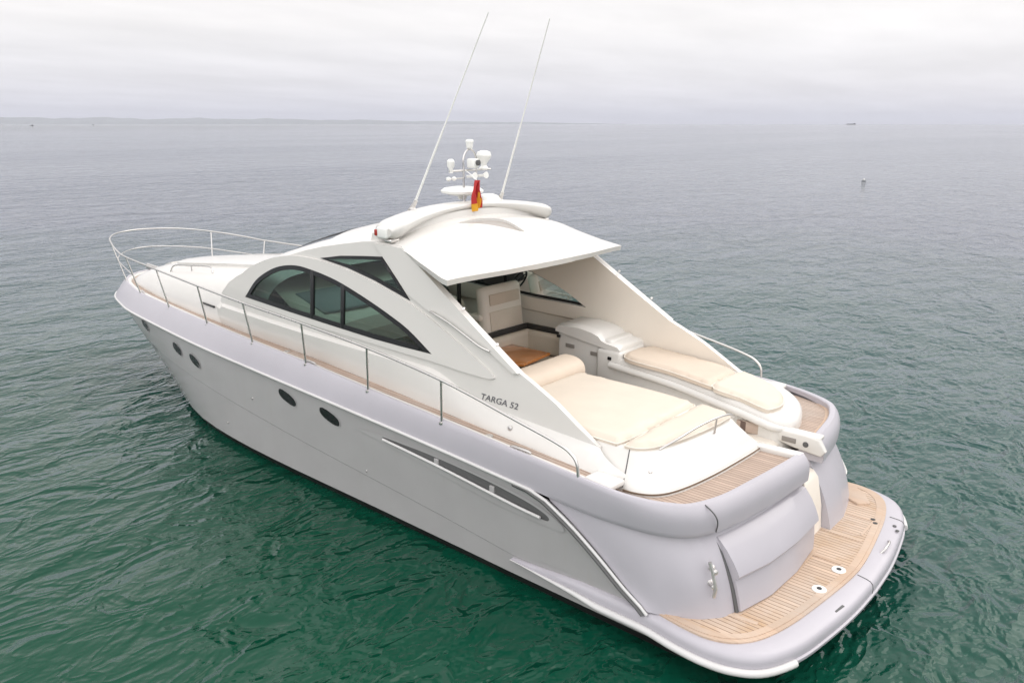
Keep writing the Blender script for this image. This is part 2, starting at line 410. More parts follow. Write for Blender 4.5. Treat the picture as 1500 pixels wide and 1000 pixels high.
# portholes (pairs on the port side, mirrored to starboard)
def hull_y(x, z):
    best = None
    for s in np.linspace(.5, 12.9, 125):
        c = hull_col(s)
        for q in (c[int(min(max(round((z-c[0][2])/(c[-1][2]-c[0][2])*NJ), 0), NJ))],):
            d = abs(q[0]-x)+.3*abs(q[2]-z)
            if best is None or d < best[0]: best = (d, q[1])
    return best[1]
HULLC = [(s, hull_col(s)) for s in np.linspace(.25, 12.95, 255)]
def hull_pt(x, z):
    bd, bq = 9, None
    for s, c in HULLC:
        zz = [q[2] for q in c]
        if not zz[0] <= z <= zz[-1]: continue
        i = min(int(np.searchsorted(zz, z)), NJ); i = max(i, 1); t = (z-zz[i-1])/(zz[i]-zz[i-1]); q = c[i-1]*(1-t)+c[i]*t
        if abs(q[0]-x) < bd: bd, bq = abs(q[0]-x), q
    return bq
def hull_patch(cx, cz, L, H, slope, off, n=28, pw=2.6):
    """superellipse patch lying on the hull side"""
    rows = []
    for k, r in enumerate((0, .5, 1.0)):
        row = []
        for a in np.linspace(0, 2*math.pi, n, endpoint=False):
            ca, sa = math.cos(a), math.sin(a); e = 2/pw
            u = r*L/2*math.copysign(abs(ca)**e, ca); w = r*H/2*math.copysign(abs(sa)**e, sa)
            x = cx+u; z = cz+w+slope*u; p = hull_pt(x, z); row.append((x, p[1]+off, z))
        rows.append(row)
    return grid(rows, True)
for cx_, cz_, L, sl in ((12.85, 1.36, .33, .24), (11.25, 1.24, .38, .24), (10.52, 1.18, .40, .24), (7.59, 1.24, .44, .22), (6.57, 1.205, .44, .22)):
    pair('porthole_rim', *hull_patch(cx_, cz_, L+.035, .185, sl, .006, pw=2.5), 'silver_shaded', hull, 60); pair('porthole', *hull_patch(cx_, cz_, L, .15, sl, .010, pw=2.5), 'porthole', hull, 60)
# long recessed air intake with a bright bar
slot_o = [(5.45,1.215),(5.0,1.225),(4.5,1.225),(3.67,1.19),(3.1,1.13),(2.8,1.06),(2.75,1.0),(2.9,.985),(3.7,1.04),(4.5,1.105),(5.2,1.165)]
def on_hull(off): return lambda x, z: (x, hull_pt(x, z)[1]+off, z)
so_ = [tuple(p[:2]) for p in spline([(a, b, 0) for a, b in slot_o], 5, True)]
halo = [(6.0,1.19),(5.4,1.245),(4.5,1.25),(3.6,1.215),(3.0,1.15),(2.62,1.03),(2.55,.94),(2.7,.92),(3.3,.93),(4.0,.985),(4.8,1.07),(5.5,1.14)]
ha_ = [tuple(p[:2]) for p in spline([(a, b, 0) for a, b in halo], 5, True)]
hv, hf = sheet_vf(ha_, [so_], .09, on_hull(.012)); intake = pair('air_intake', *(hv, hf), 'silver_shaded', Y, 40)
v_, f_ = sheet_vf(inset(so_, -.004), [], .09, on_hull(.004)); pair('intake_recess', *(v_, f_), 'rubber', intake, 40)
bar = [(x, hull_pt(x, z)[1]+.03, z) for x, z in [(5.42,1.195),(4.9,1.165),(4.3,1.125),(3.7,1.075),(3.2,1.03),(2.85,1.005)]]
pair('intake_bar', *tube_vf(spline(bar, 6), .017, 8), 'rubwhite', intake, 60)
for x in (4.45, 3.55):
    z = float(np.interp(x, [2.8, 3.67, 4.5, 5.4], [1.03, 1.11, 1.165, 1.19])); pair('intake_post', *rbox_vf((x, hull_pt(x, z)[1]+.012, z), (.07, .03, .1), .01), 'silver_shaded', intake)
for x, z, r in ((8.6,.98,.018),(5.85,.62,.014),(9.5,.35,.014)):
    pair('skin_fitting', *lathe_vf([(r,0),(r,.008),(r*.6,.012)], (x, hull_pt(x, z)[1], z), 12, axis=(0, 1, 0)), 'steel', hull)

# ---------------------------------------------------------------- stern: quarter panels, garage door, swim platform
FT = [(1.50,2.10,.44),(1.40,2.08,.44),(1.28,2.03,.44),(1.10,1.93,.44),(.97,1.81,.44),(.885,1.66,.44),(.76,1.1,.44),(.74,.5,.44),(.80,-.1,.44)]
TS = [12.6, 13.4, 14.4, 15.6, 16.5, 17.15, 18.6, 19.8, 21.0]
def quarter_cols(n_end):
    cl = []
    for k in range(n_end):
        n = out_n(TS[k]); w = min(max((TS[k]-13)/3, 0), 1); top = path_eval(B, TS[k])-n*(.02+.10*w)+np.array([0, 0, .02]); ft = np.array(FT[k]); c = []
        for j in range(13):
            t = j/12; z = ft[2]+(top[2]-ft[2])*t
            if k == 0: q = np.array([sweep(z)-.01, 2.125, z])
            else: q = ft*(1-t)+top*t+n*.05*math.sin(math.pi*t)*min(1, k/3)
            c.append(q)
        cl.append(c)
    return cl
def smooth_cols(cl, m=5):
    k = len(cl); out = []
    for s in np.linspace(0, k-1, (k-1)*m+1):
        out.append([path_lin(np.array([c[j] for c in cl]), s) for j in range(len(cl[0]))])
    return out
def path_lin(P, s):
    i = int(min(s, len(P)-1.000001)); t = s-i; a = P[max(i-1, 0)]; b, c = P[i], P[i+1]; d = P[min(i+2, len(P)-1)]
    return .5*((2*b)+(c-a)*t+(2*a-5*b+4*c-d)*t*t+(-a+3*b-3*c+d)*t**3)
pcol = smooth_cols(quarter_cols(9)); scol = smooth_cols(quarter_cols(7))
qm = MB().add(*grid(pcol))
# starboard quarter: ends at the passage with a flat inboard wall
sc2 = [[(p[0], -p[1], p[2]) for p in c] for c in scol]
qm.add(*grid(sc2))
e = sc2[-1]; 
ew = [[(p[0]-.0, -.66, p[2]) for p in e], [(p[0]+.10, -.64, p[2]) for p in e], [(p[0]+1.0, -.64, p[2]) for p in e]]
qm.add(*grid([[tuple(p) for p in e]]+ew))
transom = qm.build('transom', 'silver', Y, 40)
# garage door: convex upper panel over a flat skirt
def trx(y): return float(np.interp(y, [-.1, .5, 1.1, 1.66], [.80, .74, .76, .885]))
def trt(y): return float(np.interp(y, [-.1, .5, 1.1, 1.66], [.98, 1.02, 1.10, 1.24]))
prof = [(1.17,.02),(1.15,-.03),(1.05,-.075),(.95,-.10),(.86,-.115),(.82,-.115),(.80,-.10),(.79,-.065),(.62,-.06),(.475,-.055),(.46,.0)]
rows = []
for y in np.linspace(-.09, 1.56, 18):
    row = []
    for z, o in prof:
        t = (z-.44)/.83; x0 = trx(y)*(1-t)+trt(y)*t-.045*math.sin(math.pi*min(max(t, 0), 1)); row.append((x0+o, y-.03*(z-.8), z))
    rows.append(row)
gd = obj('garage_door', *grid(rows, cap=True), 'silver', Y, 30)
obj('door_gap', *tube_vf([(trx(1.57)*(1-t)+trt(1.57)*t-.045*math.sin(math.pi*t)-.012, 1.572-.03*(.44+.8*t-.8), .46+.76*t) for t in np.linspace(0, 1, 12)], .02, 6), 'rubber', gd, 60)
cl_ = MB()
for dz in (-.13, .13): cl_.add(*lathe_vf([(.035,0),(.022,.02),(.018,.07),(.03,.09),(.01,.10)], (1.045, 1.79, .88+dz*.6), 12, axis=(-.75, .66, .05)))
cl_.add(*tube_vf([(1.05-.07, 1.79+.055, .70), (1.0-.04, 1.80+.05, .80), (.985, 1.85, .88), (1.0, 1.86, .96), (1.03, 1.87, 1.06)], .018, 8))
cl_.build('stern_cleat', 'satin_steel', transom)
# swim platform
PO = [(3.3,2.09),(2.4,2.12),(1.9,2.13),(1.52,2.14),(1.17,2.19),(.86,2.20),(.60,2.14),(.38,1.97),(.22,1.60),(.13,1.1),(.07,.55),(.05,0)]
PO_f = spline([(*p, 0) for p in PO], 6); port_o = [(p[0], p[1]) for p in PO_f]
po = port_o+[(x, -y) for x, y in port_o[::-1][1:]]
ztop = pchip([.1, 1.4, 2.3, 2.8, 3.3], [.42, .43, .42, .38, .33])
rows = []
cx0 = np.array([1.3, 0])
for off, dz in ((-.02,-.21),(.012,-.20),(.03,-.17),(.03,-.145),(.012,-.135),(.014,-.085),(.006,-.04),(-.02,-.012),(-.06,.0),(-.155,.014),(-.22,.018)):
    row = []
    n = len(po)
    for i, p in enumerate(po):
        a, b = np.array(po[max(i-1, 0)]), np.array(po[min(i+1, n-1)]); d = b-a; nn = np.array([d[1], -d[0]]); nn /= np.linalg.norm(nn)+1e-9
        if nn @ (np.array(p)-cx0) < 0: nn = -nn
        k = min(1, max(0, (3.3-p[0])/1.2)); o = off*(1 if off > -.2 else k)
        if off <= -.1: o = -.1+(off+.1)*min(1, max(0, (1.5-p[0])/.4))
        q = np.array(p)+nn*o; row.append((q[0], q[1], ztop(p[0])+dz*(.03+.97*k)))
    rows.append(row)
rows_p = rows; plat = obj('swim_platform', *grid(rows), 'silver', Y, 40)
# white fender strip low on the platform rim: wraps both quarters and ends on the stern
fp = [(*p, 0) for p in po]
def rim_tube(sel, off, z, r, mat, nm):
    idx = [i for i, p in enumerate(po) if sel(p)]; pts = []
    for i in idx:
        p = np.array(po[i]); a, b = np.array(po[max(i-1, 0)]), np.array(po[min(i+1, len(po)-1)]); d = b-a; nn = np.array([d[1], -d[0]]); nn /= np.linalg.norm(nn)
        if nn @ (p-cx0) < 0: nn = -nn
        q = p+nn*off; k = min(1, max(0, (3.3-p[0])/1.2)); pts.append((q[0], q[1], ztop(p[0])+z*(.03+.97*k)))
    return tube_vf(pts, [r*max(.12, min(1, (3.25-p_[0])/1.2)) for p_ in pts], 8)
pair('fender_strip', *rim_tube(lambda p: p[1] > 1.62, .03, -.16, .038, '', ''), 'rubwhite', plat, 60)
# teak inlay on the platform
ti = [(1.36,2.06),(1.12,2.09),(.88,2.085),(.67,1.99),(.52,1.78),(.405,1.38),(.32,.8),(.265,.3),(.25,0)]
ti = [(p[0], p[1]) for p in spline([(*p, 0) for p in ti], 6)]; tio = ti+[(x, -y) for x, y in ti[::-1][1:]]
tin = [(1.1,-1.9),(.95,-1.75),(.93,-.66),(1.0,-.6),(1.0,-.12),(.84,-.12),(.80,.5),(.82,1.1),(.94,1.68),(1.1,1.92)]
outl = tio+tin
v_, f_ = sheet_vf(inset(outl, .035), [], .15, lambda x, y: (x, y, .456)); tk = obj('platform_teak', v_, f_, 'teak_plat', plat); orient(tk, (0, 0, 1)); solid(tk, .02)
v_, f_ = sheet_vf(inset(outl, -.03), [], .15, lambda x, y: (x, y, .4515)); tk2 = obj('platform_teak_margin', v_, f_, 'teak_margin', plat); orient(tk2, (0, 0, 1)); solid(tk2, .02)
def margin(pts, w, z, nm, mat='teak_margin'):
    rows = []
    for i, p in enumerate(pts):
        a, b = np.array(pts[max(i-1, 0)]), np.array(pts[min(i+1, len(pts)-1)]); d = b-a; nn = np.array([-d[1], d[0]]); nn /= np.linalg.norm(nn); p = np.array(p)
        rows.append([(*(p-nn*w/2), z), (*(p+nn*w/2), z), (*(p+nn*w/2), z-.012), (*(p-nn*w/2), z-.012)])
    return grid(rows, True, True)
mm = MB(); mm.add(*margin(inset(tio, .045)[1:-1] if False else [(x+.04, y*.982) for x, y in tio], .07, .4605, ''))
for yy in (.02, -.62): mm.add(*margin([(.40, yy), (.98, yy)], .045, .4635, ''))
mm.add(*margin([(.62,1.62),(.9,1.66)], .05, .4625, ''))
mm.add(*margin([(.74,-.12),(.72,.5),(.74,1.1),(.85,1.66)], .06, .4617, ''))
mm.build('teak_border', 'teak_margin', plat)
for x, y in ((.32,.66),(.30,.16)):
    d_ = obj('drain_fitting', *lathe_vf([(.075,0),(.07,.008),(.03,.012),(.03,.006)], (x+.08, y, .458), 24), 'white_plastic', plat, 30)
    obj('drain_hole', *lathe_vf([(.024,.0),(.024,.0145),(.005,.015)], (x+.08, y, .458), 14), 'black', d_)
hat = MB()
hat.add(*margin([(.45,-.75),(.45,-1.2),(.78,-1.2),(.78,-.75),(.45,-.75)], .03, .4612, ''))
hat.build('ladder_hatch', 'teak_margin', plat); 
hb = MB()
for q in ((.47,-1.24),(.42,-1.16)): hb.add(*lathe_vf([(.028,0),(.028,.004),(.01,.005)], (q[0], q[1], .459), 14))
hb.build('hatch_latch', 'black', plat)
for kk in (min(range(len(po)), key=lambda i: abs(po[i][1]-.06)+(po[i][0] > 1)), min(range(len(po)), key=lambda i: abs(po[i][1]+1.5)+(po[i][0] > 1))):
    a_ = np.array(rows_p[10][kk]); pts_ = [np.array(rows_p[j_][kk])+np.array([0, 0, .002]) for j_ in (4, 5, 6, 7, 8, 9)]; obj('rim_joint', *tube_vf(pts_, .005, 6), 'rubber', plat, 60)
rb_ = MB()
for s_ in (.75,): rb_.add(*rbox_vf((.155,.80,.405),(.05,.17,.03),.008, rz=-.15))
rb_.build('rim_light', 'rubber', plat)
rb_ = MB(); rb_.add(*tube_vf(spline([(.17,-.55,.42),(.14,-.62,.465),(.15,-.80,.465),(.19,-.90,.42)], 5), .012, 8)); rb_.build('grab_handle', 'steel', plat)
for q in ((.18,-1.2),(.24,-1.3)): obj('rim_fitting', *lathe_vf([(.022,0),(.022,.01),(.01,.014)], (q[0], q[1], .425), 12), 'rubber', plat)
# small starboard platform locker lid
lk = [(1.30,-1.98),(1.12,-2.03),(.92,-1.99),(.77,-1.87),(.62,-1.62),(.74,-1.50),(.95,-1.62),(1.15,-1.83)]
obj('platform_step', *prism_vf(lk[::-1], .43, .485, .02), 'teak_margin', plat, 40)

# ---------------------------------------------------------------- decks
zd = lambda x: float(np.interp(x, [.9, 2.35, 3.3, 4.39, 5.8, 7.22, 8.68, 10.27, 16], [1.47, 1.575, 1.615, 1.655, 1.705, 1.765, 1.795, 1.805, 1.825]))
yb = pchip([2.0, 2.3, 2.93, 4.6, 6.09, 7.66, 9.14, 10.86, 12.74, 14.0, 14.85, 15.35], [1.90, 1.92, 1.90, 1.81, 1.72, 1.65, 1.60, 1.46, 1.26, 1.05, .85, .6])
edge_t = []
for s in np.concatenate([np.linspace(0, 5, 16), np.linspace(5.5, 13.2, 20)]):
    p = path_eval(T, s)-out_n(s)*.045; edge_t.append((p[0], p[1]))
edge_t[0] = (edge_t[0][0], 0)
inner = [(x, yb(x)-.10) for x in (2.0, 2.6, 3.5, 4.6, 6, 7.5, 9, 11, 12.7, 14, 14.8)]+[(15.2, .3)]
outl = edge_t+inner+[(x, -y) for x, y in inner[::-1]]+[(x, -y) for x, y in edge_t[::-1][:-1]]
v_, f_ = sheet_vf(outl, [], .3, lambda x, y: (x, y, zd(x))); dk = obj('side_deck', v_, f_, 'teak_deck', Y); orient(dk, (0, 0, 1)); solid(dk, .03)
ww = [(*path_eval(T, s)[:2], s) for s in np.concatenate([np.linspace(.01, 5, 24), np.linspace(5.3, 13.2, 30)])]
wp = []
for x, y, s in ww: n = out_n(s); wp.append((x-n[0]*.085, y-n[1]*.085))
rows = []
for i, p in enumerate(wp):
    n = out_n(ww[i][2])[:2]; a = np.array(p)+n*.045; b = np.array(p)-n*.035; z = zd(p[0])
    rows.append([(a[0], a[1], z+.03), (b[0]+n[0]*.02, b[1]+n[1]*.02, z+.028), (b[0], b[1], z+.004), (b[0], b[1], z-.01), (a[0], a[1], z-.01)])
pair('toe_rail', *grid(rows, True, True), 'gel', Y, 30)
# aft deck behind the sunpad and round both quarters
aft = []
for s in np.linspace(13.0, 21, 40): p = path_eval(T, s)-out_n(s)*.07; aft.append((p[0], p[1]))
ain = [(1.5,-.08),(1.5,.4),(1.54,1.0),(1.62,1.5),(1.75,1.75),(1.95,1.86),(2.5,1.87)]
v_, f_ = sheet_vf(aft+ain, [], .12, lambda x, y: (x, y, 1.485+.03*max(0, x-1.6))); ad = obj('aft_deck', v_, f_, 'teak_deck', Y); orient(ad, (0, 0, 1)); solid(ad, .03)
afs = []
for s in np.linspace(13.0, 19.5, 34): p = path_eval(T, s)-out_n(s)*.07; afs.append((p[0], -p[1]))
ais = [(1.5,-.68),(1.46,-1.1),(1.6,-1.5),(1.85,-1.75),(2.5,-1.8)]
v_, f_ = sheet_vf(afs+ais, [], .12, lambda x, y: (x, y, 1.485+.03*max(0, x-1.6))); ad2 = obj('aft_deck', v_, f_, 'teak_deck', Y); orient(ad2, (0, 0, 1)); solid(ad2, .03)
mm = MB(); mm.add(*margin([(x+.03, y) for x, y in aft[14:]], .05, 1.4905, '')); mm.build('aft_deck_border', 'teak_margin', ad)
mm = MB(); mm.add(*margin(list(reversed([(x+.03, y) for x, y in afs[14:]])), .05, 1.4905, '')); mm.build('aft_deck_border', 'teak_margin', ad2)
for x, y, zz, rz in ((3.2, 2.055, 1.60, .02), (7.2, 1.9, 1.76, .05), (13.55, 1.28, 1.80, .28)):
    m_ = MB()
    for d in (-.06, .06): m_.add(*lathe_vf([(.028,0),(.018,.015),(.016,.04),(.022,.05)], (x+d, y-d*rz, zz), 10))
    m_.add(*tube_vf([(x-.15, y+.15*rz, zz+.05), (x-.1, y+.1*rz, zz+.06), (x+.1, y-.1*rz, zz+.06), (x+.15, y-.15*rz, zz+.05)], [.01, .017, .017, .01], 8))
    pair('mooring_cleat', m_.v, m_.f, 'steel', Y, 50)
for x in (3.75, 8.0): pair('fuel_filler', *lathe_vf([(.05,0),(.048,.008),(.02,.011)], (x, yb(x)+.1, zd(x)), 16), 'steel', Y)

# ---------------------------------------------------------------- foredeck trunk
cr = pchip([8.8, 9.5, 10.5, 12, 13.5, 14.6, 15.1, 15.42], [2.74, 2.71, 2.63, 2.50, 2.34, 2.15, 2.0, 1.82])
rows = []
for x in np.concatenate([np.linspace(8.8, 14.6, 40), np.linspace(14.75, 15.42, 8)]):
    y0 = yb(min(x, 15.35))*(1 if x < 15 else max(.05, 1-((x-15)/.45)**2*.8)); h_ = cr(x)-zd(x); n_ = float(np.interp(x, [9, 10.5, 13, 15.4], [5.5, 4, 2.8, 2.2])); m = float(np.interp(x, [9, 10.5, 15.4], [.42, .5, .6])); row = []
    for a in np.linspace(-1, 1, 49):
        u = math.copysign(1-(1-abs(a))**1.9, a); zz = h_*max(0, 1-abs(u)**n_)**m
        row.append((x, u*y0, zd(x)-.02+zz+.02))
    rows.append(row)
fd = obj('foredeck', *grid(rows), 'gel', Y, 40); orient(fd, (0, 0, 1))
def trunk_z(x, y):
    y0 = yb(min(x, 15.35)); h_ = cr(x)-zd(x); n_ = float(np.interp(x, [9, 10.5, 13, 15.4], [5.5, 4, 2.8, 2.2])); m = float(np.interp(x, [9, 10.5, 15.4], [.42, .5, .6]))
    return zd(x)+h_*max(0, 1-min(1, abs(y/y0))**n_)**m
pd = [(10.3,-.72),(13.2,-.6),(13.7,-.35),(13.85,0),(13.7,.35),(13.2,.6),(10.3,.72)]
pd = [tuple(p[:2]) for p in spline([(*p, 0) for p in pd], 4)]
v_, f_ = sheet_vf(pd, [], .15, lambda x, y: (x, y, trunk_z(x, y)+.05)); po_ = obj('foredeck_sunpad', v_, f_, 'gel', fd, 40); orient(po_, (0, 0, 1)); solid(po_, .06)
for nm, pts in (('grab_rail', [(13.2,.86),(13.05,.83),(12.3,.88),(11.5,.95),(11.35,.98)]),):
    q = [(x, y, trunk_z(x, y)+(.10 if 0 < i < 4 else 0)) for i, (x, y) in enumerate(pts)]; m_ = MB().add(*tube_vf(spline(q, 6), .014, 8)); x, y = pts[2]
    m_.add(*tube_vf([(x, y, trunk_z(x, y)-.01), (x, y, trunk_z(x, y)+.1)], .012, 8)); pair('grab_rail', m_.v, m_.f, 'steel', fd, 60)
hv_ = [(14.45,-.22),(14.9,-.15),(14.9,.15),(14.45,.22)]
v_, f_ = sheet_vf(hv_, [], .2, lambda x, y: (x, y, trunk_z(x, y)+.03)); ah = obj('anchor_locker_lid', v_, f_, 'gel', fd, 40); orient(ah, (0, 0, 1)); solid(ah, .04)
m_ = MB().add(*rbox_vf((15.75, 0, 1.90), (.5, .16, .05), .02)).add(*tube_vf([(15.5, 0, 1.93), (16.05, 0, 1.95)], .03, 8)).add(*lathe_vf([(.07,0),(.06,.05),(.08,.09),(.03,.11)], (15.35, 0, 1.85), 14)); m_.build('anchor_windlass', 'steel', fd)
dl = rbox_vf((10.72, yb(10.72)-.012, 2.04), (.5, .03, .035), .012, rz=-.09); 
pair('deck_light', *dl, 'black', fd)

# ---------------------------------------------------------------- cabin sides
def P_(x, z): return 1.72-.08*(z-1.7)-.10*max(0, (x-7.3)/2)**1.6
zk = pchip([1.8, 2.4, 3.5, 4.2, 5, 9, 10.3], [1.68, 1.75, 1.81, 1.88, 2.10, 2.14, 2.13])
def Ys(x, z):
    k = zk(x); z0 = zd(x)-.02
    up = P_(x, z)
    if z < k:
        t = max(0, (z-z0)/(k-z0)); lo = (yb(max(x, 2.0)))*(1-t)+(P_(x, k)+.06)*t+.02*math.sin(math.pi*t); up = lo
    elif z < k+.03: up = P_(x, z)+.06*(1-(z-k)/.03)
    up -= max(0, 2.25-x)**2*1.1+max(0, 2.7-x)*max(0, z-1.7)*.25
    return up
def side(off=0): return lambda x, z: (x, Ys(x, z)+off, z)
zS = pchip([4.4, 4.75, 5.1, 5.5, 6.0, 6.7, 7.3, 8.0, 8.6, 9.2, 9.6, 10.1], [3.235, 3.335, 3.44, 3.55, 3.57, 3.48, 3.37, 3.19, 3.02, 2.83, 2.68, 2.44])
W1 = [(9.28,2.40),(8.94,2.70),(8.57,2.89),(8.21,3.01),(7.8,3.07),(7.41,3.055),(6.97,3.0),(6.61,2.925),(6.18,2.81),(5.77,2.685),(5.37,2.54),(4.94,2.31),(5.49,2.305),(6.03,2.31),(6.75,2.335),(7.53,2.365),(8.39,2.385)]
W1 = [tuple(p[:2]) for p in spline([(*p, 0) for p in W1[:12]], 4)]+W1[12:]
W2 = [(7.22,3.235),(6.76,3.315),(6.3,3.36),(5.92,3.39),(5.62,3.13),(5.37,2.905),(5.7,2.985),(6.05,3.07),(6.61,3.17)]
bottom = [(x, zd(x)-.02) for x in (2.2, 3, 4, 5, 6, 7, 8, 9, 10.2)]
top = [(10.25,2.1),(10.15,2.35)]+[(x, zS(x)) for x in (9.9, 9.6, 9.2, 8.8, 8.4, 8.0, 7.6, 7.2, 6.7, 6.3, 6.0, 5.7, 5.55)]+[(4.75,3.07),(4.21,2.74),(3.54,2.34),(3.36,2.265),(3.02,2.11),(2.72,1.935),(2.5,1.81),(2.3,1.735),(2.06,1.645),(1.86,1.52)]
cabs = []
for sg in (1, -1):
    fn = (lambda x, z: (x, Ys(x, z), z)) if sg > 0 else (lambda x, z: (x, -Ys(x, z), z))
    fo = lambda off: (lambda x, z: (x, sg*(Ys(x, z)+off), z))
    def add(name, outline, off, th, mat, parent, holes=(), step=.12, ang=35, mat2=None, lines=()):
        v, f = sheet_vf(outline, holes, step, fo(off), lines); o = obj(name, v, f, mat, parent, None); orient(o, (0, sg, 0)); solid(o, th, ang, mat2); return o
    cs = add('cabin_side', bottom+top, 0, .07, 'gel', Y, [inset(W1, .02), inset(W2, .02)], .085, 24, 'liner', [[(x, zk(x)+d) for x in np.linspace(2.25, 10.05, 80)] for d in (-.004, .03)]); cabs.append(cs)
    band = [(9.95,2.33),(9.72,2.52),(9.3,2.80),(8.8,3.0),(8.3,3.135),(7.8,3.205),(7.22,3.205),(6.61,3.145),(6.05,3.045),(5.62,2.94),(5.2,2.82),(4.8,2.66),(4.3,2.44),(3.9,2.22),(4.3,2.19),(4.9,2.215),(5.5,2.225),(6.5,2.25),(7.5,2.275),(8.5,2.3),(9.3,2.31)]
    bs = spline([(*p, 0) for p in band], 3, True); ws = add('window_surround', [tuple(p[:2]) for p in bs], .022, .03, 'gel', cs, [inset(W1, .012)], .09, 40)
    pil = [(6.06,3.55),(5.72,3.27),(5.40,2.99),(5.05,2.845),(4.5,2.685),(4.0,2.52),(3.62,2.33),(3.55,2.345),(4.21,2.745),(4.75,3.075),(5.5,3.54)]
    add('roof_pillar', pil, .035, .05, 'gel', cs, (), .1, 40)
    win = add('side_window', W1, .026, .02, 'black', Y, [inset(W1, .065)], .09, 40)
    def clip(poly, lo, hi):
        for lim, keep in ((lo, 1), (hi, -1)):
            o = []
            for i in range(len(poly)):
                a, b = poly[i-1], poly[i]; ia, ib = (a[0]-lim)*keep >= 0, (b[0]-lim)*keep >= 0
                if ia != ib: t = (lim-a[0])/(b[0]-a[0]); o.append((lim, a[1]+(b[1]-a[1])*t))
                if ib: o.append(b)
            poly = o
        return poly
    gl = inset(W1, .06)
    for lo, hi in ((3, 6.70), (6.70, 7.39), (7.39, 10)):
        v, f = sheet_vf(clip(gl, lo, hi), [], .15, fo(.008)); g_ = obj('window_pane', v, f, 'glass', win, 35)
    for xm, za, zb in ((7.39, 2.37, 3.04), (6.70, 2.34, 2.93)):
        v, f = rbox_vf((xm, sg*(Ys(xm, 2.6)+.012), (za+zb)/2), (.07, .04, zb-za), .01)
        v = [(p[0], p[1]-sg*.08*(p[2]-2.6), p[2]) for p in v]; obj('mullion', v, f, 'black', win)
    w2 = add('upper_window', W2, .012, .02, 'black', Y, [inset(W2, .045)], .07, 40)
    v, f = sheet_vf(inset(W2, .04), [], .15, fo(.004)); obj('window_pane', v, f, 'glass', w2, 35)
    gr = [(4.95,2.84),(4.85,2.83),(4.6,2.76),(4.35,2.665),(4.1,2.57),(3.97,2.525)]
    q = [(x, sg*(Ys(x, z)+.05+(.035 if 0 < i < 5 else 0)), z) for i, (x, z) in enumerate(gr)]; obj('pillar_handle', *tube_vf(spline(q, 5), .012, 8), 'steel', cs, 60)
    for x, z in ((4.45,2.93),(3.9,2.6)):
        obj('canopy_stud', *lathe_vf([(.02,0),(.02,.025),(.012,.03)], (x, sg*(Ys(x, z)+.0), z), 10, axis=(-.5, sg*.6, .6)), 'steel', cs)
    obj('courtesy_light', *lathe_vf([(.03,0),(.03,.012),(.02,.016)], (3.55, sg*(Ys(3.55, 1.74)), 1.74), 14, axis=(0, sg, .2)), 'steel', cs)

# ---------------------------------------------------------------- hardtop, windscreen
yS = pchip([4.3, 4.5, 5.0, 5.5, 6.0, 7.3, 8.6, 9.6, 10.2], [1.85, 1.82, 1.71, 1.61, 1.57, 1.575, 1.53, 1.45, 1.36])
crown = pchip([4.3, 4.7, 5.5, 6.0, 7.5, 8.5, 10.2], [.05, .10, .19, .21, .24, .26, .26])
def zr(x, y):
    u = min(1.02, abs(y)/yS(x))
    return zS(x)+crown(x)*(1-u**2.2)-(.05*min(1,max(0,(x-4.4)/.8)))*u**14+.02
hdr = [(7.35,-1.30),(7.55,-.8),(7.65,0),(7.55,.8),(7.35,1.30)]
wsh = hdr+[(8.2,1.30),(8.9,1.26),(9.45,1.18),(9.7,.8),(9.85,0),(9.7,-.8),(9.45,-1.18),(8.9,-1.26),(8.2,-1.30)]
aftE = [(4.36+.17*(y/1.8)**2, y) for y in np.linspace(-1.80, 1.80, 25)]
pe = [(x, yS(x)+.004) for x in (4.62, 4.9, 5.2, 5.5, 6, 6.5, 7, 7.5, 8, 8.5, 9, 9.5, 9.9, 10.1)]
front = [(10.25, 1.0), (10.35, .5), (10.38, 0), (10.35, -.5), (10.25, -1.0)]
roofo = aftE+pe+front+[(x, -y) for x, y in pe[::-1]]
sk = [(5.56,.56),(5.60,.30),(5.585,.05),(5.50,-.12),(5.33,-.22),(5.08,-.23),(5.18,-.05),(5.30,.14),(5.43,.36)]
sk = [tuple(p[:2]) for p in spline([(*p, 0) for p in sk], 4, True)]
v_, f_ = sheet_vf(roofo, [wsh, sk], .1, lambda x, y: (x, y, zr(x, y))); rf = obj('hardtop', v_, f_, 'gel', Y, None); orient(rf, (0, 0, 1)); solid(rf, .07, 40, 'liner')
v_, f_ = sheet_vf(inset(sk, -.02), [], .1, lambda x, y: (x, y, zr(x, y)-.035)); sg_ = obj('sunroof_glass', v_, f_, 'glass_sun', rf, 35); orient(sg_, (0, 0, 1)); solid(sg_, .01)
v_, f_ = sheet_vf(inset(wsh, -.02), [], .15, lambda x, y: (x, y, zr(x, y)-.02)); ws_ = obj('windscreen', v_, f_, 'glass_front', Y, 35)
m_ = MB()
for yy in (-.42, .42): m_.add(*tube_vf([(x, yy*(1+.25*(x-7.6)/2.2), zr(x, yy)-.02) for x in np.linspace(7.6, 9.8, 14)], .03, 6))
m_.build('windscreen_post', 'black', ws_)

# ---------------------------------------------------------------- radar arch on the roof
rows = []
NS = 41
for a in np.linspace(-1, 1, NS):
    y = 1.60*a; zc_ = 3.91-.22*abs(a)**2.2; xc = 6.02-.16*a*a; en = max(0, (abs(a)-.90)/.10); hw = (.21+.06*abs(a))*(1-.45*en**2.2); hh = (.06+.075*abs(a)**2)*(1-.5*en**2.2); row = []
    for q in np.linspace(0, 2*math.pi, 24, endpoint=False):
        cq, sq = math.cos(q), math.sin(q); row.append((xc+hw*math.copysign(abs(cq)**.8, cq)-.05*sq, y, zc_+hh*math.copysign(abs(sq)**.8, sq)))
    rows.append(row)
ar = obj('radar_arch', *grid(rows, True, True), 'gel', Y, 40)
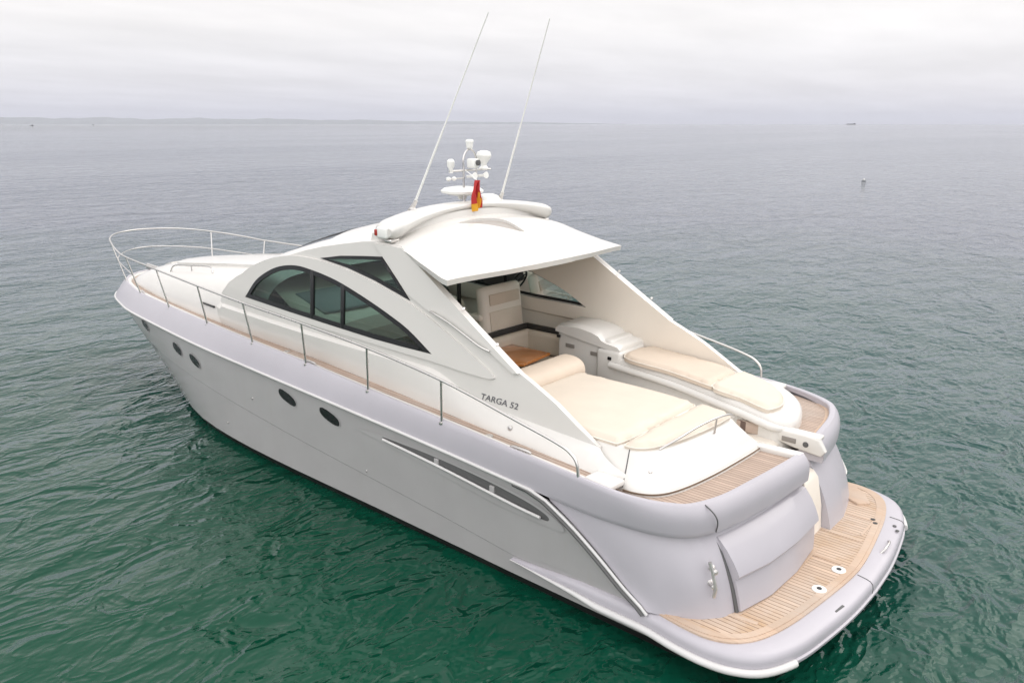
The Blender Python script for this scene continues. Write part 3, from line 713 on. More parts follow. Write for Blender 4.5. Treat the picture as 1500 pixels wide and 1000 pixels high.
# pedestal strip that carries the arch on the roof
rows = []
for a in np.linspace(-1, 1, 31):
    y = 1.5*a; zc_ = 3.91-.22*abs(a)**2.2; rows.append([(5.78, y, zr(5.78, y)-.02), (5.80, y, zc_-.03), (6.2, y, zc_-.03), (6.24, y, zr(6.24, y)-.02)])
obj('arch_base', *grid(rows, True, True), 'gel', ar, 40)
for sg in (1, -1):
    m_ = obj('navigation_light', *rbox_vf((5.86, sg*1.58, 3.70), (.17, .13, .15), .03, rz=.1*sg), 'white_plastic', ar); 
    obj('lens', *rbox_vf((5.95, sg*1.645, 3.70), (.05, .03, .08), .012), 'navred' if sg > 0 else 'glass_sun', ar)
    obj('light_bracket', *rbox_vf((5.80, sg*1.52, 3.60), (.14, .16, .05), .02), 'steel', ar)
# whip antennas
for sg, bse, tip in ((1, (6.08,.90,3.93), (4.97,.59,6.30)), (-1, (6.05,-.82,3.93), (4.97,-.59,6.34))):
    b_, t_ = np.array(bse), np.array(tip)
    an = obj('whip_antenna', *tube_vf([b_+(t_-b_)*q for q in (.04, .42, .425, .995, 1.0)], [.017, .014, .010, .007, .009], 8), 'white_plastic', Y, 60)
    m_ = MB().add(*tube_vf([b_+(t_-b_)*q for q in (0, .05)], .027, 10)).add(*lathe_vf([(.05,-.06),(.05,0),(.03,.02)], tuple(b_), 12)).add(*tube_vf([b_+(t_-b_)*.06, b_+np.array([.09, 0, -.03])], .010, 6))
    m_.build('antenna_mount', 'steel', an)
# instrument mast
mx_, my_ = 6.1, -.10
pole = MB().add(*tube_vf([(mx_, my_, 3.9), (mx_, my_, 4.44)], .016, 8)).add(*tube_vf([(mx_, my_-.26, 3.9), (mx_, my_-.26, 4.44)], .016, 8)).add(*tube_vf([(mx_, .18, 4.385), (mx_, -.66, 4.385)], .014, 8)).add(*tube_vf([(mx_, .22, 4.28), (mx_, my_, 4.28)], .010, 8))
pole.add(*tube_vf(spline([(mx_, my_, 4.44), (mx_, my_, 4.55), (mx_, my_-.05, 4.64), (mx_, my_-.13, 4.675), (mx_, my_-.21, 4.64), (mx_, my_-.26, 4.55), (mx_, my_-.26, 4.44)], 5), .014, 8))
mast = pole.build('instrument_mast', 'steel', Y, 60)
obj('anchor_light', *lathe_vf([(.03,0),(.045,.015),(.05,.05),(.055,.09),(.06,.10),(.05,.125),(.02,.13)], (mx_, my_-.13, 4.68), 16), 'white_plastic', mast)
obj('mast_camera', *rbox_vf((mx_-.03, my_-.16, 4.48), (.14, .12, .13), .02), 'white_plastic', mast)
obj('camera_lens', *lathe_vf([(.04,0),(.04,.03),(.02,.035)], (mx_-.10, my_-.18, 4.49), 12, axis=(-1, 0, 0)), 'rubber', mast)
obj('searchlight', *lathe_vf([(.05,-.02),(.07,.0),(.04,.04),(.045,.07),(.09,.13),(.11,.18),(.095,.23),(.04,.25)], (mx_, -.52, 4.40), 18), 'white_plastic', mast)
obj('masthead_lamp', *lathe_vf([(.03,-.03),(.03,.03),(.05,.06),(.055,.13),(.03,.16)], (mx_, .15, 4.39), 14), 'white_plastic', mast)
for yy in (.20, .09): obj('wind_sensor', *lathe_vf([(.01,-.03),(.035,-.01),(.035,.015),(.01,.03)], (mx_, yy, 4.28), 12), 'white_plastic', mast)
for yy in (-.17, -.40): obj('mast_horn', *lathe_vf([(.018,0),(.02,.1),(.05,.16),(.045,.16)], (mx_, yy, 4.30), 14, axis=(-1, 0, .1)), 'white_plastic', mast)
obj('radar_dome', *lathe_vf([(.05,-.10),(.07,-.05),(.18,-.03),(.30,.0),(.31,.03),(.26,.065),(.12,.085),(.02,.09)], (6.22, -.19, 4.07), 28), 'white_plastic', Y, 50)
obj('satellite_dome', *lathe_vf([(.21,0),(.215,.03),(.20,.08),(.15,.14),(.08,.165),(.01,.17)], (6.15, -.66, 3.86), 28), 'white_plastic', Y, 50)

# ---------------------------------------------------------------- sunpad block and cockpit mouldings
bA = [(2.7,1.80),(2.2,1.88),(1.90,1.90),(1.68,1.78),(1.56,1.5),(1.48,1.0),(1.44,.4),(1.43,.0),(1.47,-.10),(1.6,-.13),(2.6,-.2),(4.1,-.24)]
bB = [(2.7,1.64),(2.35,1.58),(2.12,1.50),(1.98,1.32),(1.90,1.0),(1.845,.6),(1.80,.2),(1.78,.02),(1.81,-.07),(1.95,-.13),(2.6,-.2),(4.1,-.24)]
def rise(x, y): x, y = -1.947+(x+1.947)*.9786, 8.126+(y-8.126)*.9786; return x, min(y, 1.615)
bB = [rise(*p) for p in bB]
bA = np.array(spline([(*p, 0) for p in bA], 5))[:, :2]; bB = np.array(spline([(*p, 0) for p in bB], 5))[:, :2]
rows = []
for t, z, o in ((0,1.46,.02),(0,1.50,.02),(.04,1.515,0),(.06,1.53,.0),(.16,1.555,.0),(.42,1.62,.03),(.68,1.70,.04),(.86,1.76,.035),(.96,1.795,.015),(1.06,1.812,.0),(1.2,1.815,0),(1.5,1.81,0),(1.7,1.77,0)):
    rows.append([(*(bA[i]*(1-t)+bB[i]*t-np.array([o if bA[i][0] < 2 and bA[i][1] > -.05 else 0, 0])), z) for i in range(len(bA))])
blk = obj('sunpad_base', *grid(rows), 'gel', Y, 40)
v_, f_ = prism_vf([(4.1,-.07),(4.1,1.62),(2.1,1.5),(1.95,.6),(1.9,.05),(2.6,-.03)], .95, 1.76, 0); obj('sunpad_locker', v_, f_, 'gel', Y)
m_ = MB(); m_.add(*tube_vf([(*(bA[k_]*(1-t)+bB[k_]*t), z) for k_ in (8,) for t, z in ((.05,1.524),(.3,1.59),(.68,1.703),(.96,1.797),(1.1,1.816))], .006, 6)); m_.build('base_joint', 'rubber', blk)
obj('base_bead', *tube_vf([(x-.012, y+.004, 1.512) for x, y in bA[8:40]], .009, 6), 'darkcarpet', blk, 60)
obj('base_fitting', *lathe_vf([(.02,0),(.02,.02),(.01,.03)], (1.84, 1.66, 1.66), 10, axis=(-.5, .6, .4)), 'steel', blk)
rail = spline([(*rise(x, y), z+.07) for x, y, z in [(1.93,1.34,1.775),(1.84,1.1,1.85),(1.79,.8,1.90),(1.76,.45,1.905),(1.745,.15,1.87),(1.75,.0,1.80)]], 6)
m_ = MB().add(*tube_vf(rail, .013, 8)).add(*tube_vf([(1.70,.585,1.79), (1.685,.585,1.965)], .012, 8)); sr = m_.build('sunpad_rail', 'steel', Y, 60)
# passage to the platform: walls, steps
pw = [[(x0, -.115, .44), (x1, -.115, 1.50)] for x0, x1 in ((.83, .97), (1.5, 1.5), (2.2, 2.2), (4.1, 4.1))]
obj('passage_wall', *grid(pw), 'liner', Y); 
obj('passage_sill', *rbox_vf((1.22, -.055, 1.505), (.52, .13, .075), .02, rz=.05), 'gel', Y)
prf = [(.84,.40),(.865,.46),(.89,.75),(.96,1.08),(1.02,1.15),(1.10,1.17),(1.36,1.18),(1.41,1.22),(1.45,1.36),(1.51,1.40),(4.2,1.40)]
stp = obj('boarding_steps', *grid([[(x, y, z) for x, z in prf] for y in np.linspace(-.635, -.115, 6)]), 'liner', Y, 40)
obj('step_tread', *rbox_vf((1.235, -.375, 1.178), (.20, .40, .014), .005), 'teak_deck', stp)
sbo = [(4.3,-1.0),(3.6,-.92),(3.0,-.84),(2.4,-.72),(2.0,-.64),(1.65,-.58),(1.46,-.60),(1.36,-.78),(1.36,-1.0),(1.46,-1.3),(1.62,-1.5),(1.85,-1.66),(2.1,-1.72),(3.0,-1.72),(4.3,-1.70)]
sbo = [tuple(p[:2]) for p in spline([(*p, 0) for p in sbo], 3)]
stz = pchip([1.36, 1.6, 1.9, 2.5, 4.3], [1.64, 1.70, 1.74, 1.80, 1.86])
sb = obj('side_bench', *prism_vf(sbo[::-1], .9, lambda x, y: stz(x), .09, 5), 'gel', Y, 40)
tb_ = [(p[0], p[1]+.045, stz(p[0])-.12) for p in [(4.1,-1.0),(3.0,-.86),(2.0,-.66),(1.62,-.605),(1.48,-.64),(1.41,-.78),(1.42,-1.0)]]; obj('bench_moulding', *tube_vf(spline(tb_, 6), [.05]*18+list(np.linspace(.05, .03, 19)), 10), 'gel', sb, 60)
obj('bench_locker', *rbox_vf((2.9, -.72, 1.2), (2.4, .06, .5), .02, rz=.12), 'gel', sb)
m_ = MB().add(*rbox_vf((1.78,-.60,1.48),(.40,.04,.14),.01, rz=.1)); m_.build('bench_niche', 'teak_deck', sb)
fz = [(1.56,1.42),(1.56,1.545),(1.14,1.55),(.98,1.53),(.90,1.40),(.95,1.33),(1.25,1.36)]
fv, ff = prism_vf(fz[::-1], -.06, .0, .02); fs = obj('stern_fascia', [(x, -.60+z, y) for x, y, z in fv], ff, 'gel', Y)
obj('fascia_ledge', *rbox_vf((1.26, -.69, 1.525), (.56, .16, .05), .018), 'gel', fs)
obj('fascia_vent', *rbox_vf((1.33, -.597, 1.45), (.17, .012, .06), .005), 'vent', fs); obj('fascia_socket', *lathe_vf([(.034,0),(.034,.006),(.02,.008)], (1.13, -.601, 1.44), 14, axis=(0, 1, 0)), 'rubber', fs)
obj('deck_socket', *lathe_vf([(.03,0),(.03,.006),(.01,.008)], (1.03, -.82, 1.487), 14), 'black', ad2)
# ---------------------------------------------------------------- bow rail and aft rails
rl = [(16.28,0,2.72),(16.1,.55,2.71),(15.6,.93,2.69),(14.9,1.20,2.65),(14.2,1.40,2.60),(13.6,1.51,2.56),(12.0,1.69,2.53),(10.25,1.86,2.49),(8.7,1.98,2.45),(7.15,2.03,2.40),(5.7,2.08,2.33),(4.33,2.125,2.21),(3.15,2.15,2.01),(2.62,2.145,1.90),(2.46,2.14,1.83),(2.39,2.14,1.74),(2.37,2.14,1.58)]
full = spline([(x, -y, z) for x, y, z in rl[::-1][:-1]]+rl, 6)
br = obj('guard_rail', *tube_vf(full, .0165, 8), 'steel', Y, 60)
for bx_, by_, bz_, tx, ty, tz in ((14.95,.97,1.84,15.15,1.12,2.665),(13.52,1.34,1.82,13.6,1.51,2.56),(11.93,1.56,1.81,12.0,1.69,2.53),(10.27,1.74,1.81,10.25,1.86,2.49),(8.68,1.88,1.81,8.7,1.98,2.45),(7.22,1.95,1.78,7.15,2.03,2.40),(5.8,2.01,1.72,5.7,2.08,2.33),(4.39,2.075,1.66,4.33,2.125,2.21)):
    v, f = tube_vf([(bx_, by_, bz_), (tx, ty, tz)], .014, 8); v2, f2 = lathe_vf([(.035,-.01),(.035,.012),(.018,.02)], (bx_, by_, bz_), 10); pair('stanchion', *MB().add(v, f).add(v2, f2).__dict__.values(), 'steel', br, 60)
md = [(13.6,1.44,2.22),(14.9,1.1,2.28),(15.5,.82,2.31),(15.95,.42,2.33),(16.1,0,2.34),(15.95,-.42,2.33),(15.5,-.82,2.31),(14.9,-1.1,2.28),(13.6,-1.44,2.22),(12.0,-1.62,2.18),(10.25,-1.80,2.15)]
obj('lower_rail', *tube_vf(spline(md, 6), .012, 8), 'steel', br, 60)

pair('deck_step', *rbox_vf((2.16, 1.99, 1.585), (.34, .24, .07), .025, rz=-.06), 'gel', Y)

# ---------------------------------------------------------------- cockpit interior
v_, f_ = sheet_vf([(1.9,-1.6),(1.9,1.6),(7,1.62),(9.6,1.4),(9.6,-1.4),(7,-1.62)], [], .6, lambda x, y: (x, y, 1.0)); cf = obj('cockpit_floor', v_, f_, 'darkcarpet', Y); orient(cf, (0, 0, 1)); solid(cf, .04)
rows = []
for y in np.linspace(-1.42, 1.42, 15):
    k = .25*(y/1.4)**2; rows.append([(7.55-k, y, 1.0), (7.6-k, y, 1.95), (7.72-k, y, 2.12), (8.05-k, y, 2.20), (8.6-k, y, 2.36), (9.75-k*2, y*.85, 2.60), (9.9-k*2, y*.8, 2.3)])
dash = obj('dashboard', *grid(rows), 'liner', Y, 30)
m_ = MB().add(*rbox_vf((8.35, .55, 2.33), (.75, 1.0, .04), .015)); m_.v = [(p[0], p[1], p[2]+.27*(p[0]-8.35)) for p in m_.v]; m_.build('chart_area', 'chart', dash)
rows = []
for y in np.linspace(-1.25, -.25, 9): rows.append([(7.5, y, 2.0), (7.62, y, 2.32), (7.95, y, 2.50), (8.4, y, 2.46), (8.5, y, 2.3)])
obj('helm_cowl', *grid(rows, cap=True), 'dark', dash, 40)
sw = [(7.25+.06*math.sin(a)*0-.10*math.sin(a), -.72+.20*math.cos(a), 2.15+.18*math.sin(a)) for a in np.linspace(0, 2*math.pi, 25)]
m_ = MB().add(*tube_vf(sw, .018, 8))
for a in (0.5, 2.6, 4.7): m_.add(*tube_vf([(7.3, -.72, 2.13), (7.25-.10*math.sin(a), -.72+.20*math.cos(a), 2.15+.18*math.sin(a))], .012, 6))
m_.add(*tube_vf([(7.3, -.72, 2.13), (7.6, -.72, 2.05)], .03, 8)); m_.build('steering_wheel', 'black', dash, 60)
# helm seat with its tan back panels
def lean(v, f): return [(p[0]+.12*(p[2]-2.2)-.05*abs((p[1]+1.04)/.48)**3*-1, p[1], p[2]) for p in v], f
hs = obj('helm_seat', *lean(*rbox_vf((6.22, -1.04, 2.22), (.16, .94, .76), .075, 5)), 'liner', Y, 40)
obj('back_panel', *lean(*rbox_vf((6.145, -1.06, 2.40), (.03, .70, .17), .014)), 'cushion', hs)
obj('back_panel', *lean(*rbox_vf((6.145, -1.06, 2.07), (.03, .74, .30), .014)), 'cushion2', hs)
obj('seat_cushion', *rbox_vf((6.62, -1.02, 1.95), (.60, .84, .18), .06, 4), 'cushion2', hs)
obj('seat_box', *rbox_vf((6.55, -1.0, 1.43), (.6, .86, .86), .04), 'liner', hs)
obj('arm_rest', *rbox_vf((6.42, -.56, 2.14), (.42, .09, .10), .04, 4), 'liner', hs)
m_ = MB().add(*rbox_vf((6.75, -.62, 2.55), (.06, .06, 1.0), .02)); m_.build('cabin_post', 'black', Y)
# starboard settee
st = obj('settee', *rbox_vf((5.62, -1.17, 1.18), (1.2, .62, .36), .05), 'liner', Y)
obj('seat_cushion', *rbox_vf((5.58, -1.12, 1.43), (1.05, .58, .15), .06, 4), 'cushion2', st)
obj('back_cushion', *rbox_vf((5.52, -1.45, 1.66), (1.0, .17, .36), .075, 4), 'cushion2', st)
obj('back_cushion', *rbox_vf((6.04, -.95, 1.66), (.17, 1.15, .36), .075, 4), 'cushion2', st)
m_ = MB().add(*rbox_vf((5.55, -1.525, 1.87), (1.15, .05, .09), .015)).add(*rbox_vf((6.11, -.95, 1.87), (.05, 1.15, .09), .015)); m_.build('back_trim', 'dark', st)
# table
tb = obj('cockpit_table', *prism_vf([(5.2,-.98),(5.12,-.28),(5.3,-.1),(6.2,-.1),(6.3,-.3),(6.28,-.98)], 1.66, 1.70, .012), 'varnish', Y)
obj('table_leg', *lathe_vf([(.16,0),(.15,.03),(.05,.06),(.045,.64),(.12,.66)], (5.7, -.5, 1.02), 18), 'steel', tb)
# port helm companion seat (partly hidden by the pillar)
ps = obj('companion_seat', *rbox_vf((5.9, .85, 1.45), (1.5, 1.1, .9), .06), 'darkcarpet', Y); obj('seat_cushion', *rbox_vf((5.9, .85, 1.97), (1.45, 1.05, .16), .07, 4), 'darkcarpet', ps)
# wet bar
wb = obj('wet_bar', *rbox_vf((4.62, -1.33, 1.52), (.98, .60, 1.08), .06, 4), 'gel', Y)
rows = []
for y in np.linspace(-1.66, -1.0, 9):
    e = min(1, min(y+1.66, -1.0-y)/.05)*.03
    rows.append([(5.12, y, 2.05), (5.12, y, 2.09+e), (5.06, y, 2.14+e), (4.70, y, 2.16+e), (4.48, y, 2.13+e), (4.35, y, 2.09+e), (4.30, y, 2.04+e), (4.22, y, 2.01+e), (4.02, y, 1.985+e), (3.98, y, 1.95+e), (3.98, y, 1.90)])
obj('bar_lid', *grid(rows, cap=True), 'gel', wb, 50)
obj('bar_front', *rbox_vf((4.15, -1.30, 1.65), (.42, .66, .56), .05, 4), 'gel', wb)
obj('lid_gap', *rbox_vf((4.78, -1.024, 2.045), (.70, .02, .016), .004), 'rubber', wb)
for x, z, L in ((4.86, 1.86, .16), (4.40, 1.82, .18)): obj('bar_vent', *rbox_vf((x, -1.025, z), (L, .02, .055), .006), 'vent', wb)
for x, z in ((5.06, 1.98), (4.12, 1.82)): obj('bar_socket', *rbox_vf((x, -1.0 if x > 4.2 else -.966, z), (.06, .03, .045), .008), 'black', wb)
for y in (-1.13, -1.42): obj('bar_vent', *rbox_vf((3.945, y, 1.87), (.02, .20, .045), .006), 'vent', wb)

# lettering on the port cabin side
cu = bpy.data.curves.new('lettering', 'FONT'); cu.body = 'TARGA 52'; cu.shear = .22; cu.size = .1; cu.space_character = 1.02
to = bpy.data.objects.new('lettering', cu); COL.objects.link(to); dg = bpy.context.evaluated_depsgraph_get(); dg.update()
tm = bpy.data.meshes.new_from_object(to.evaluated_get(dg), depsgraph=dg); bpy.data.objects.remove(to)
us = [v.co.x for v in tm.vertices]; vs = [v.co.y for v in tm.vertices]; u0, u1 = min(us), max(us); v0, v1 = min(vs), max(vs)
for v in tm.vertices:
    x = 4.10-(v.co.x-u0)/(u1-u0)*.56; z = 1.925+(v.co.y-v0)/(v1-v0)*.072; v.co = Vector((x, Ys(x, z)+.007, z))
tm.materials.append(MT['letter']); lo = bpy.data.objects.new('lettering', tm); COL.objects.link(lo); lo.parent = cabs[0]; orient(lo, (0, 1, 0)); solid(lo, .005)

# small side rail piece at the starboard quarter
obj('boarding_handle', *tube_vf(spline([(1.36,-2.03,.92),(1.30,-2.12,.90),(1.12,-2.13,.62),(1.10,-2.08,.56)], 5), .016, 8), 'white_plastic', Y, 60)

# ================================================================== loose things on board
def pad_vf(outline, z0, z1, r=.09, tilt=None, step=.09, puff=.006):
    """stuffed cushion: rolled edge, slightly domed top"""
    P = densify(outline, step); A = np.array(P); B2 = np.roll(A, -1, 0); d = B2-A; L2 = (d**2).sum(1)+1e-12
    def dist(x, y):
        p = np.array((x, y)); t = np.clip(((p-A)*d).sum(1)/L2, 0, 1); return float(np.sqrt((((A+d*t[:, None])-p)**2).sum(1)).min())
    T_ = tilt or (lambda x, y: 0)
    zt = z1-z0
    def top(x, y):
        q = min(1, dist(x, y)/r); return (x, y, z0+zt*.45+zt*.55*math.sqrt(max(0, 1-(1-q)**2))+puff*min(1, dist(x, y)/.5)+T_(x, y))
    v, f = sheet_vf(outline, [], step, top)
    v2, f2 = sheet_vf(outline, [], step*3, lambda x, y: (x, y, z0+T_(x, y)))
    ring = [(x, y, z0+zt*.45+T_(x, y)) for x, y in P]; low = [(x, y, z0+T_(x, y)) for x, y in P]
    m = MB().add(v, f).add(*grid([ring, low], True)).add(low, [tuple(range(len(low)))[::-1]]); return m.v, m.f
def piped(o, outline, z, tilt=None):
    T_ = tilt or (lambda x, y: 0); q = [(x, y, z+T_(x, y)) for x, y in densify(outline, .08)]; q.append(q[0]); obj('piping', *tube_vf(q, .008, 6), 'liner', o, 60)
def sm(pts, n=4): return [tuple(p[:2]) for p in spline([(*p, 0) for p in pts], n, True)]
cA = sm([(4.08,1.50),(4.12,1.1),(4.12,.2),(4.08,-.20),(3.98,-.245),(3.2,-.21),(2.42,-.165),(2.335,-.14),(2.31,-.05),(2.31,.5),(2.325,1.2),(2.37,1.48),(2.46,1.53),(3.2,1.56),(3.98,1.55)], 5)
cA = [rise(*q) for q in cA]
o = obj('sunpad_cushion', *pad_vf(cA, 1.77, 1.89, .055, step=.06), 'cushion2', None, 60); piped(o, cA, 1.832); tag(o, 'largest cream sunpad mattress, filling the middle of the aft sunbathing deck', 'sunpad')
cB = sm([(2.285,1.40),(2.29,.9),(2.285,.3),(2.28,-.08),(2.24,-.145),(1.95,-.11),(1.84,-.06),(1.815,.03),(1.83,.4),(1.89,.9),(1.98,1.25),(2.10,1.43),(2.24,1.47)], 5)
cB = [rise(*q) for q in cB]
o = obj('sunpad_cushion', *pad_vf(cB, 1.78, 1.89, .055, step=.06), 'cushion2', None, 60); piped(o, cB, 1.838); tag(o, 'narrow cream sunpad strip along the stern edge, under the small steel rail', 'sunpad')
rows = []
for y in np.concatenate([np.linspace(-.42, -.32, 5), np.linspace(-.2, 1.3, 12), np.linspace(1.4, 1.48, 4)]):
    e = 1-max(0, (abs(y-.53)-.85)/.10)**2*.5; row = []
    for q in np.linspace(0, 2*math.pi, 22, endpoint=False):
        cq, sq = math.cos(q), math.sin(q); row.append((4.165+.20*e*math.copysign(abs(cq)**.8, cq)+.06*sq, min(1.60, 8.126+(y-8.126)*.9786), 1.91+.125*e*math.copysign(abs(sq)**.75, sq)-.0*(cq < 0)))
    rows.append(row)
o = obj('headrest_bolster', *grid(rows, True, True), 'cushion', None, 50); tag(o, 'long rounded cream headrest bolster across the front of the sunpad', 'bolster')
cC = [(3.88,-.97),(3.1,-.86),(2.47,-.74),(2.44,-.80),(2.44,-1.3),(2.48,-1.48),(2.9,-1.58),(3.4,-1.6),(3.86,-1.6)]
tl = lambda x, y: stz(x)-1.80
o = obj('bench_cushion', *pad_vf(sm(cC, 5), 1.79, 1.88, .05, tl, step=.05), 'cushion', None, 60); piped(o, sm(cC, 5), 1.838, tl); tag(o, 'long cream bench cushion beside the white wet bar on the starboard side', 'cushion')
cD = [(2.42,-.75),(2.0,-.68),(1.68,-.62),(1.60,-.68),(1.58,-.95),(1.70,-1.22),(1.92,-1.40),(2.2,-1.5),(2.41,-1.48)]
o = obj('bench_cushion', *pad_vf(sm(cD, 5), 1.79, 1.88, .05, tl, step=.05), 'cushion2', None, 60); piped(o, sm(cD, 5), 1.838, tl); tag(o, 'pale rounded end cushion at the aft tip of the starboard bench', 'cushion')
# ensign hanging from the mast
rows = []
for i, t in enumerate(np.linspace(0, 1, 16)):
    row = []
    w = .02+.062*math.sin(math.pi*min(1, t*.72+.05))
    for u in np.linspace(-1, 1, 13):
        row.append((5.76+.04*math.sin(u*5+t*3), -.02+u*w+.02*math.sin(t*5)+.03*t, 4.27-.40*t-.03*(u if t > .6 else 0)))
    rows.append(row)
fo_ = obj('ensign_flag', *grid(rows), 'red', None, 60, ); fo_.data.materials.append(MT['yellow'])
for q in fo_.data.polygons:
    r_, c_ = divmod(q.index, 12); q.material_index = 1 if (r_ >= 9 and c_ in (2, 3, 4, 5, 6)) or (r_ >= 11 and c_ > 7) or (r_ >= 6 and c_ == 3) else 0
solid(fo_, .004, 60); tag(fo_, 'small red and yellow flag hanging limp from the instrument mast', 'flag')
obj('halyard', *tube_vf([(6.09, -.12, 4.39), (5.93, -.07, 4.34), (5.77, -.02, 4.27)], .006, 6), 'white_plastic', fo_, 60)

# ================================================================== water
k = NT('sea_water'); v = k.n('ShaderNodeNewGeometry').outputs['Position']
def wave(scale, sx, sy, rot, det, ro, dist=0.):
    n = k.n('ShaderNodeTexNoise', {'Vector': k.n('ShaderNodeMapping', {'Vector': v, 'Rotation': (0, 0, rot), 'Scale': (sx, sy, 1)}).outputs[0], 'Scale': scale, 'Detail': det, 'Roughness': ro, 'Distortion': dist})
    return n.outputs[0]
w1 = wave(.32, 1, .6, YAW+.5, 2, .5, .4); w2 = wave(1.7, 1, .6, YAW-.25, 3, .55, .5); w3 = wave(5.5, 1, .7, YAW+.1, 2, .5, .2)
slick = k.rng(k.noise(k.n('ShaderNodeMapping', {'Vector': v, 'Rotation': (0, 0, YAW-.1), 'Scale': (1, .22, 1)}).outputs[0], .018, 4, .55), .38, .62, .75, 1.35)
w2r = k.math('SUBTRACT', 1.0, k.math('ABSOLUTE', k.math('SUBTRACT', k.math('MULTIPLY', w2, 2.0), 1.0)))
w4 = wave(.85, 1, .5, YAW+.15, 2, .5, .6)
w2s = k.math('ADD', k.math('MULTIPLY', w2, .10), k.math('ADD', k.math('MULTIPLY', k.math('POWER', w2r, 2.0), .065), k.math('MULTIPLY', w4, .15)))
h = k.math('ADD', k.math('ADD', k.math('MULTIPLY', w1, .30), w2s), k.math('MULTIPLY', w3, .042))
bn = k.n('ShaderNodeBump', {'Height': k.math('MULTIPLY', h, slick), 'Strength': 1.0, 'Distance': 1.0}).outputs[0]
big = k.noise(v, .03, 3)
col = k.mix(k.rng(big, .3, .7, 0, 1), (.0002, .040, .018, 1), (.0006, .066, .040, 1))
# the bottom falls away: emerald shallows round the anchorage, blue-grey deep water beyond
dist = k.n('ShaderNodeVectorMath', {0: v, 1: (2.0, 12.0, 0.0)}, operation='DISTANCE').outputs['Value']
deep = k.rng(k.math('ADD', dist, k.math('MULTIPLY', k.noise(v, .06, 3), 22.0)), 17.0, 58.0, 0, 1)
col = k.mix(deep, col, (.040, .056, .082, 1))
p = k.n('ShaderNodeBsdfPrincipled', {'Base Color': col, 'Roughness': .04, 'IOR': 1.32, 'Normal': bn})
k.l(p.outputs[0], k.out.inputs[0]); MT['water'] = k.m
RR = [0, 30, 120, 600, 3000, 15000, 84000]; NA = 64
v_ = [(0, 0, 0)]; f_ = []
for r in RR[1:]: v_ += [(r*math.cos(a), r*math.sin(a), 0) for a in np.linspace(0, 2*math.pi, NA, endpoint=False)]
for i in range(NA): f_.append((0, 1+i, 1+(i+1) % NA))
for q in range(len(RR)-2):
    a, b = 1+q*NA, 1+(q+1)*NA
    for i in range(NA): f_.append((a+i, b+i, b+(i+1) % NA, a+(i+1) % NA))
sea = obj('water', v_, f_, 'water', None, 20); orient(sea, (0, 0, 1)); sea['kind'] = 'structure'

# ================================================================== far coast, ships, buoy
MT['coast'] = gloss('hazy_coast_scrub', (.16, .18, .17), .9, var=.3, scale=.002)
MT['ship'] = gloss('dark_ship_paint', (.08, .08, .09), .6)
hz = Vector((fw.x, fw.y, 0)).normalized()
def bearing(px): d = hz*1170/math.cos(0)+Vector((rt.x, rt.y, 0))*(px-750)*math.cos(PITCH); return d.normalized()
rows = []
hp = pchip([-400, 0, 120, 230, 330, 450, 560, 640, 760, 860, 930], [470, 420, 450, 395, 405, 340, 285, 230, 165, 60, 2])
for px in np.linspace(-400, 930, 120):
    d = bearing(px); h0 = hp(px)*(1+.10*math.sin(px*.05)+.06*math.sin(px*.131+1)+.04*math.sin(px*.37)); dd = 60000+1500*math.sin(px*.011); row = []
    for q, hh in ((0, -2), (200, .08*h0), (2500, .5*h0), (4500, .85*h0), (6000, h0), (7500, .8*h0), (9000, -2)):
        p = Vector((CAMP.x, CAMP.y, 0))+d*(dd+q); row.append((p.x, p.y, hh))
    rows.append(row)
co = obj('coast_hills', *grid(rows), 'coast', None, 60); orient(co, (0, 0, 1)); co['kind'] = 'structure'
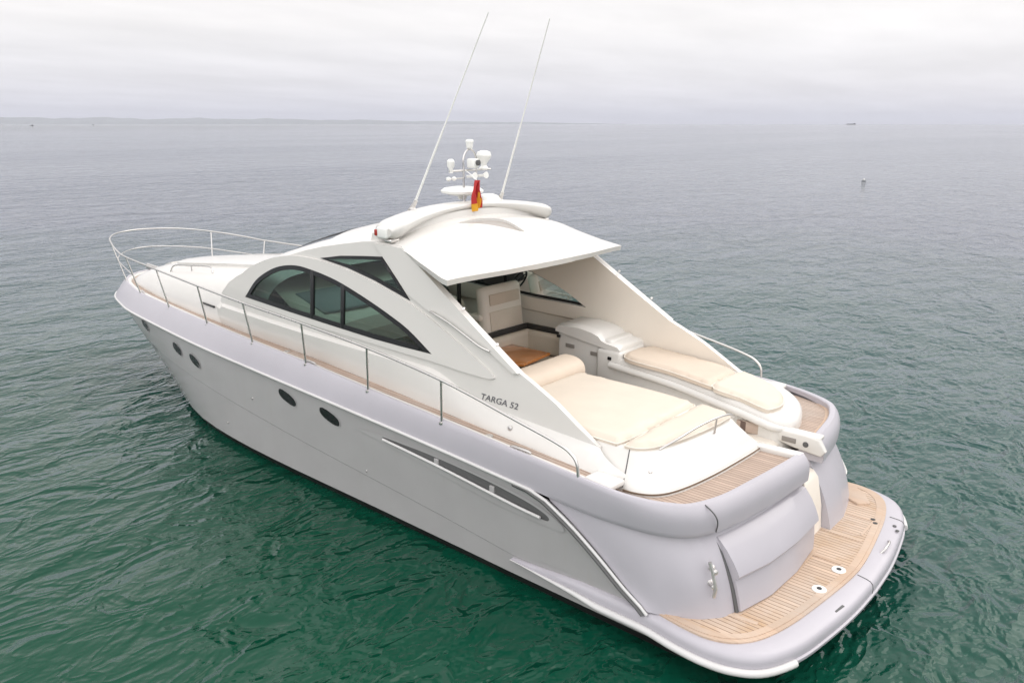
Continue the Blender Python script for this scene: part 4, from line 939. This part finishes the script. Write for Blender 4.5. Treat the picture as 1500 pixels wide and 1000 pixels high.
def vessel(name, loc, L, head, label, cat, hull_m, top_m, tall, group=None):
    e = empty(name, loc); e.rotation_euler = (0, 0, head); tag(e, label, cat, group); Wd = L*.22
    hl = [(-L/2,-Wd/2),(L*.25,-Wd/2),(L*.42,-Wd*.25),(L/2,0),(L*.42,Wd*.25),(L*.25,Wd/2),(-L/2,Wd/2)]
    obj('hull', *prism_vf(hl, -.3, L*.10, 0), hull_m, e)
    obj('wheelhouse', *rbox_vf((-L*.12, 0, L*.10+tall/2), (L*.26, Wd*.7, tall), .1, 2), top_m, e)
    obj('mast', *tube_vf([(-L*.1, 0, L*.1+tall*.9), (-L*.1, 0, L*.1+tall*1.9)], L*.008, 6), top_m, e); return e
vessel('fishing_boat', (2592, -880, 0), 11, 1.1, 'tiny dark boat far off on the left, nearest the photo edge', 'boat', 'ship', 'ship', 2.2)
vessel('fishing_boat', (4300, -1745, 0), 15, 2.3, 'tiny dark boat below the hazy coast, second from the left edge', 'boat', 'ship', 'ship', 3)
e = empty('cargo_ship', (3420, -10100, 0)); e.rotation_euler = (0, 0, -.25); tag(e, 'long low cargo ship on the horizon at the far right', 'ship')
obj('hull', *prism_vf([(-60,-9),(42,-9),(60,0),(42,9),(-60,9)], -1, 7, 0), 'ship', e); obj('wheelhouse', *rbox_vf((-46, 0, 11), (14, 14, 9), .5, 2), 'ship', e)
m_ = MB()
for i in range(3): m_.add(*rbox_vf((-18+23*i, 0, 7.8), (17, 12, 2), .4, 2))
m_.build('cargo_hatch', 'ship', e)
bu = empty('mooring_buoy', (22.4, -68.8, 0)); tag(bu, 'small dark buoy with a pale top floating alone on the right', 'buoy')
obj('float', *lathe_vf([(.05,-.2),(.16,-.1),(.20,.03),(.16,.12),(.07,.15)], (0, 0, 0), 18), 'chart', bu); obj('top_cap', *lathe_vf([(.08,.14),(.08,.20),(.04,.23)], (0, 0, 0), 14), 'white_plastic', bu)

# ================================================================== sea haze
k = NT('sea_haze'); vol = k.n('ShaderNodeVolumePrincipled', {'Color': (.76, .785, .88, 1), 'Density': 1.7e-5, 'Anisotropy': 0.0})
k.l(vol.outputs[0], k.out.inputs['Volume']); MT['haze'] = k.m
Rz = 86000
obj('haze', [(x, y, z) for z in (-2.0, 900.0) for x, y in [(1.414*Rz*math.cos(R(45+90*i)-YAW), 1.414*Rz*math.sin(R(45+90*i)-YAW)) for i in range(4)]], [(0, 1, 2, 3)[::-1], (4, 5, 6, 7), (0, 1, 5, 4), (1, 2, 6, 5), (2, 3, 7, 6), (3, 0, 4, 7)], 'haze', None, None)['kind'] = 'stuff'
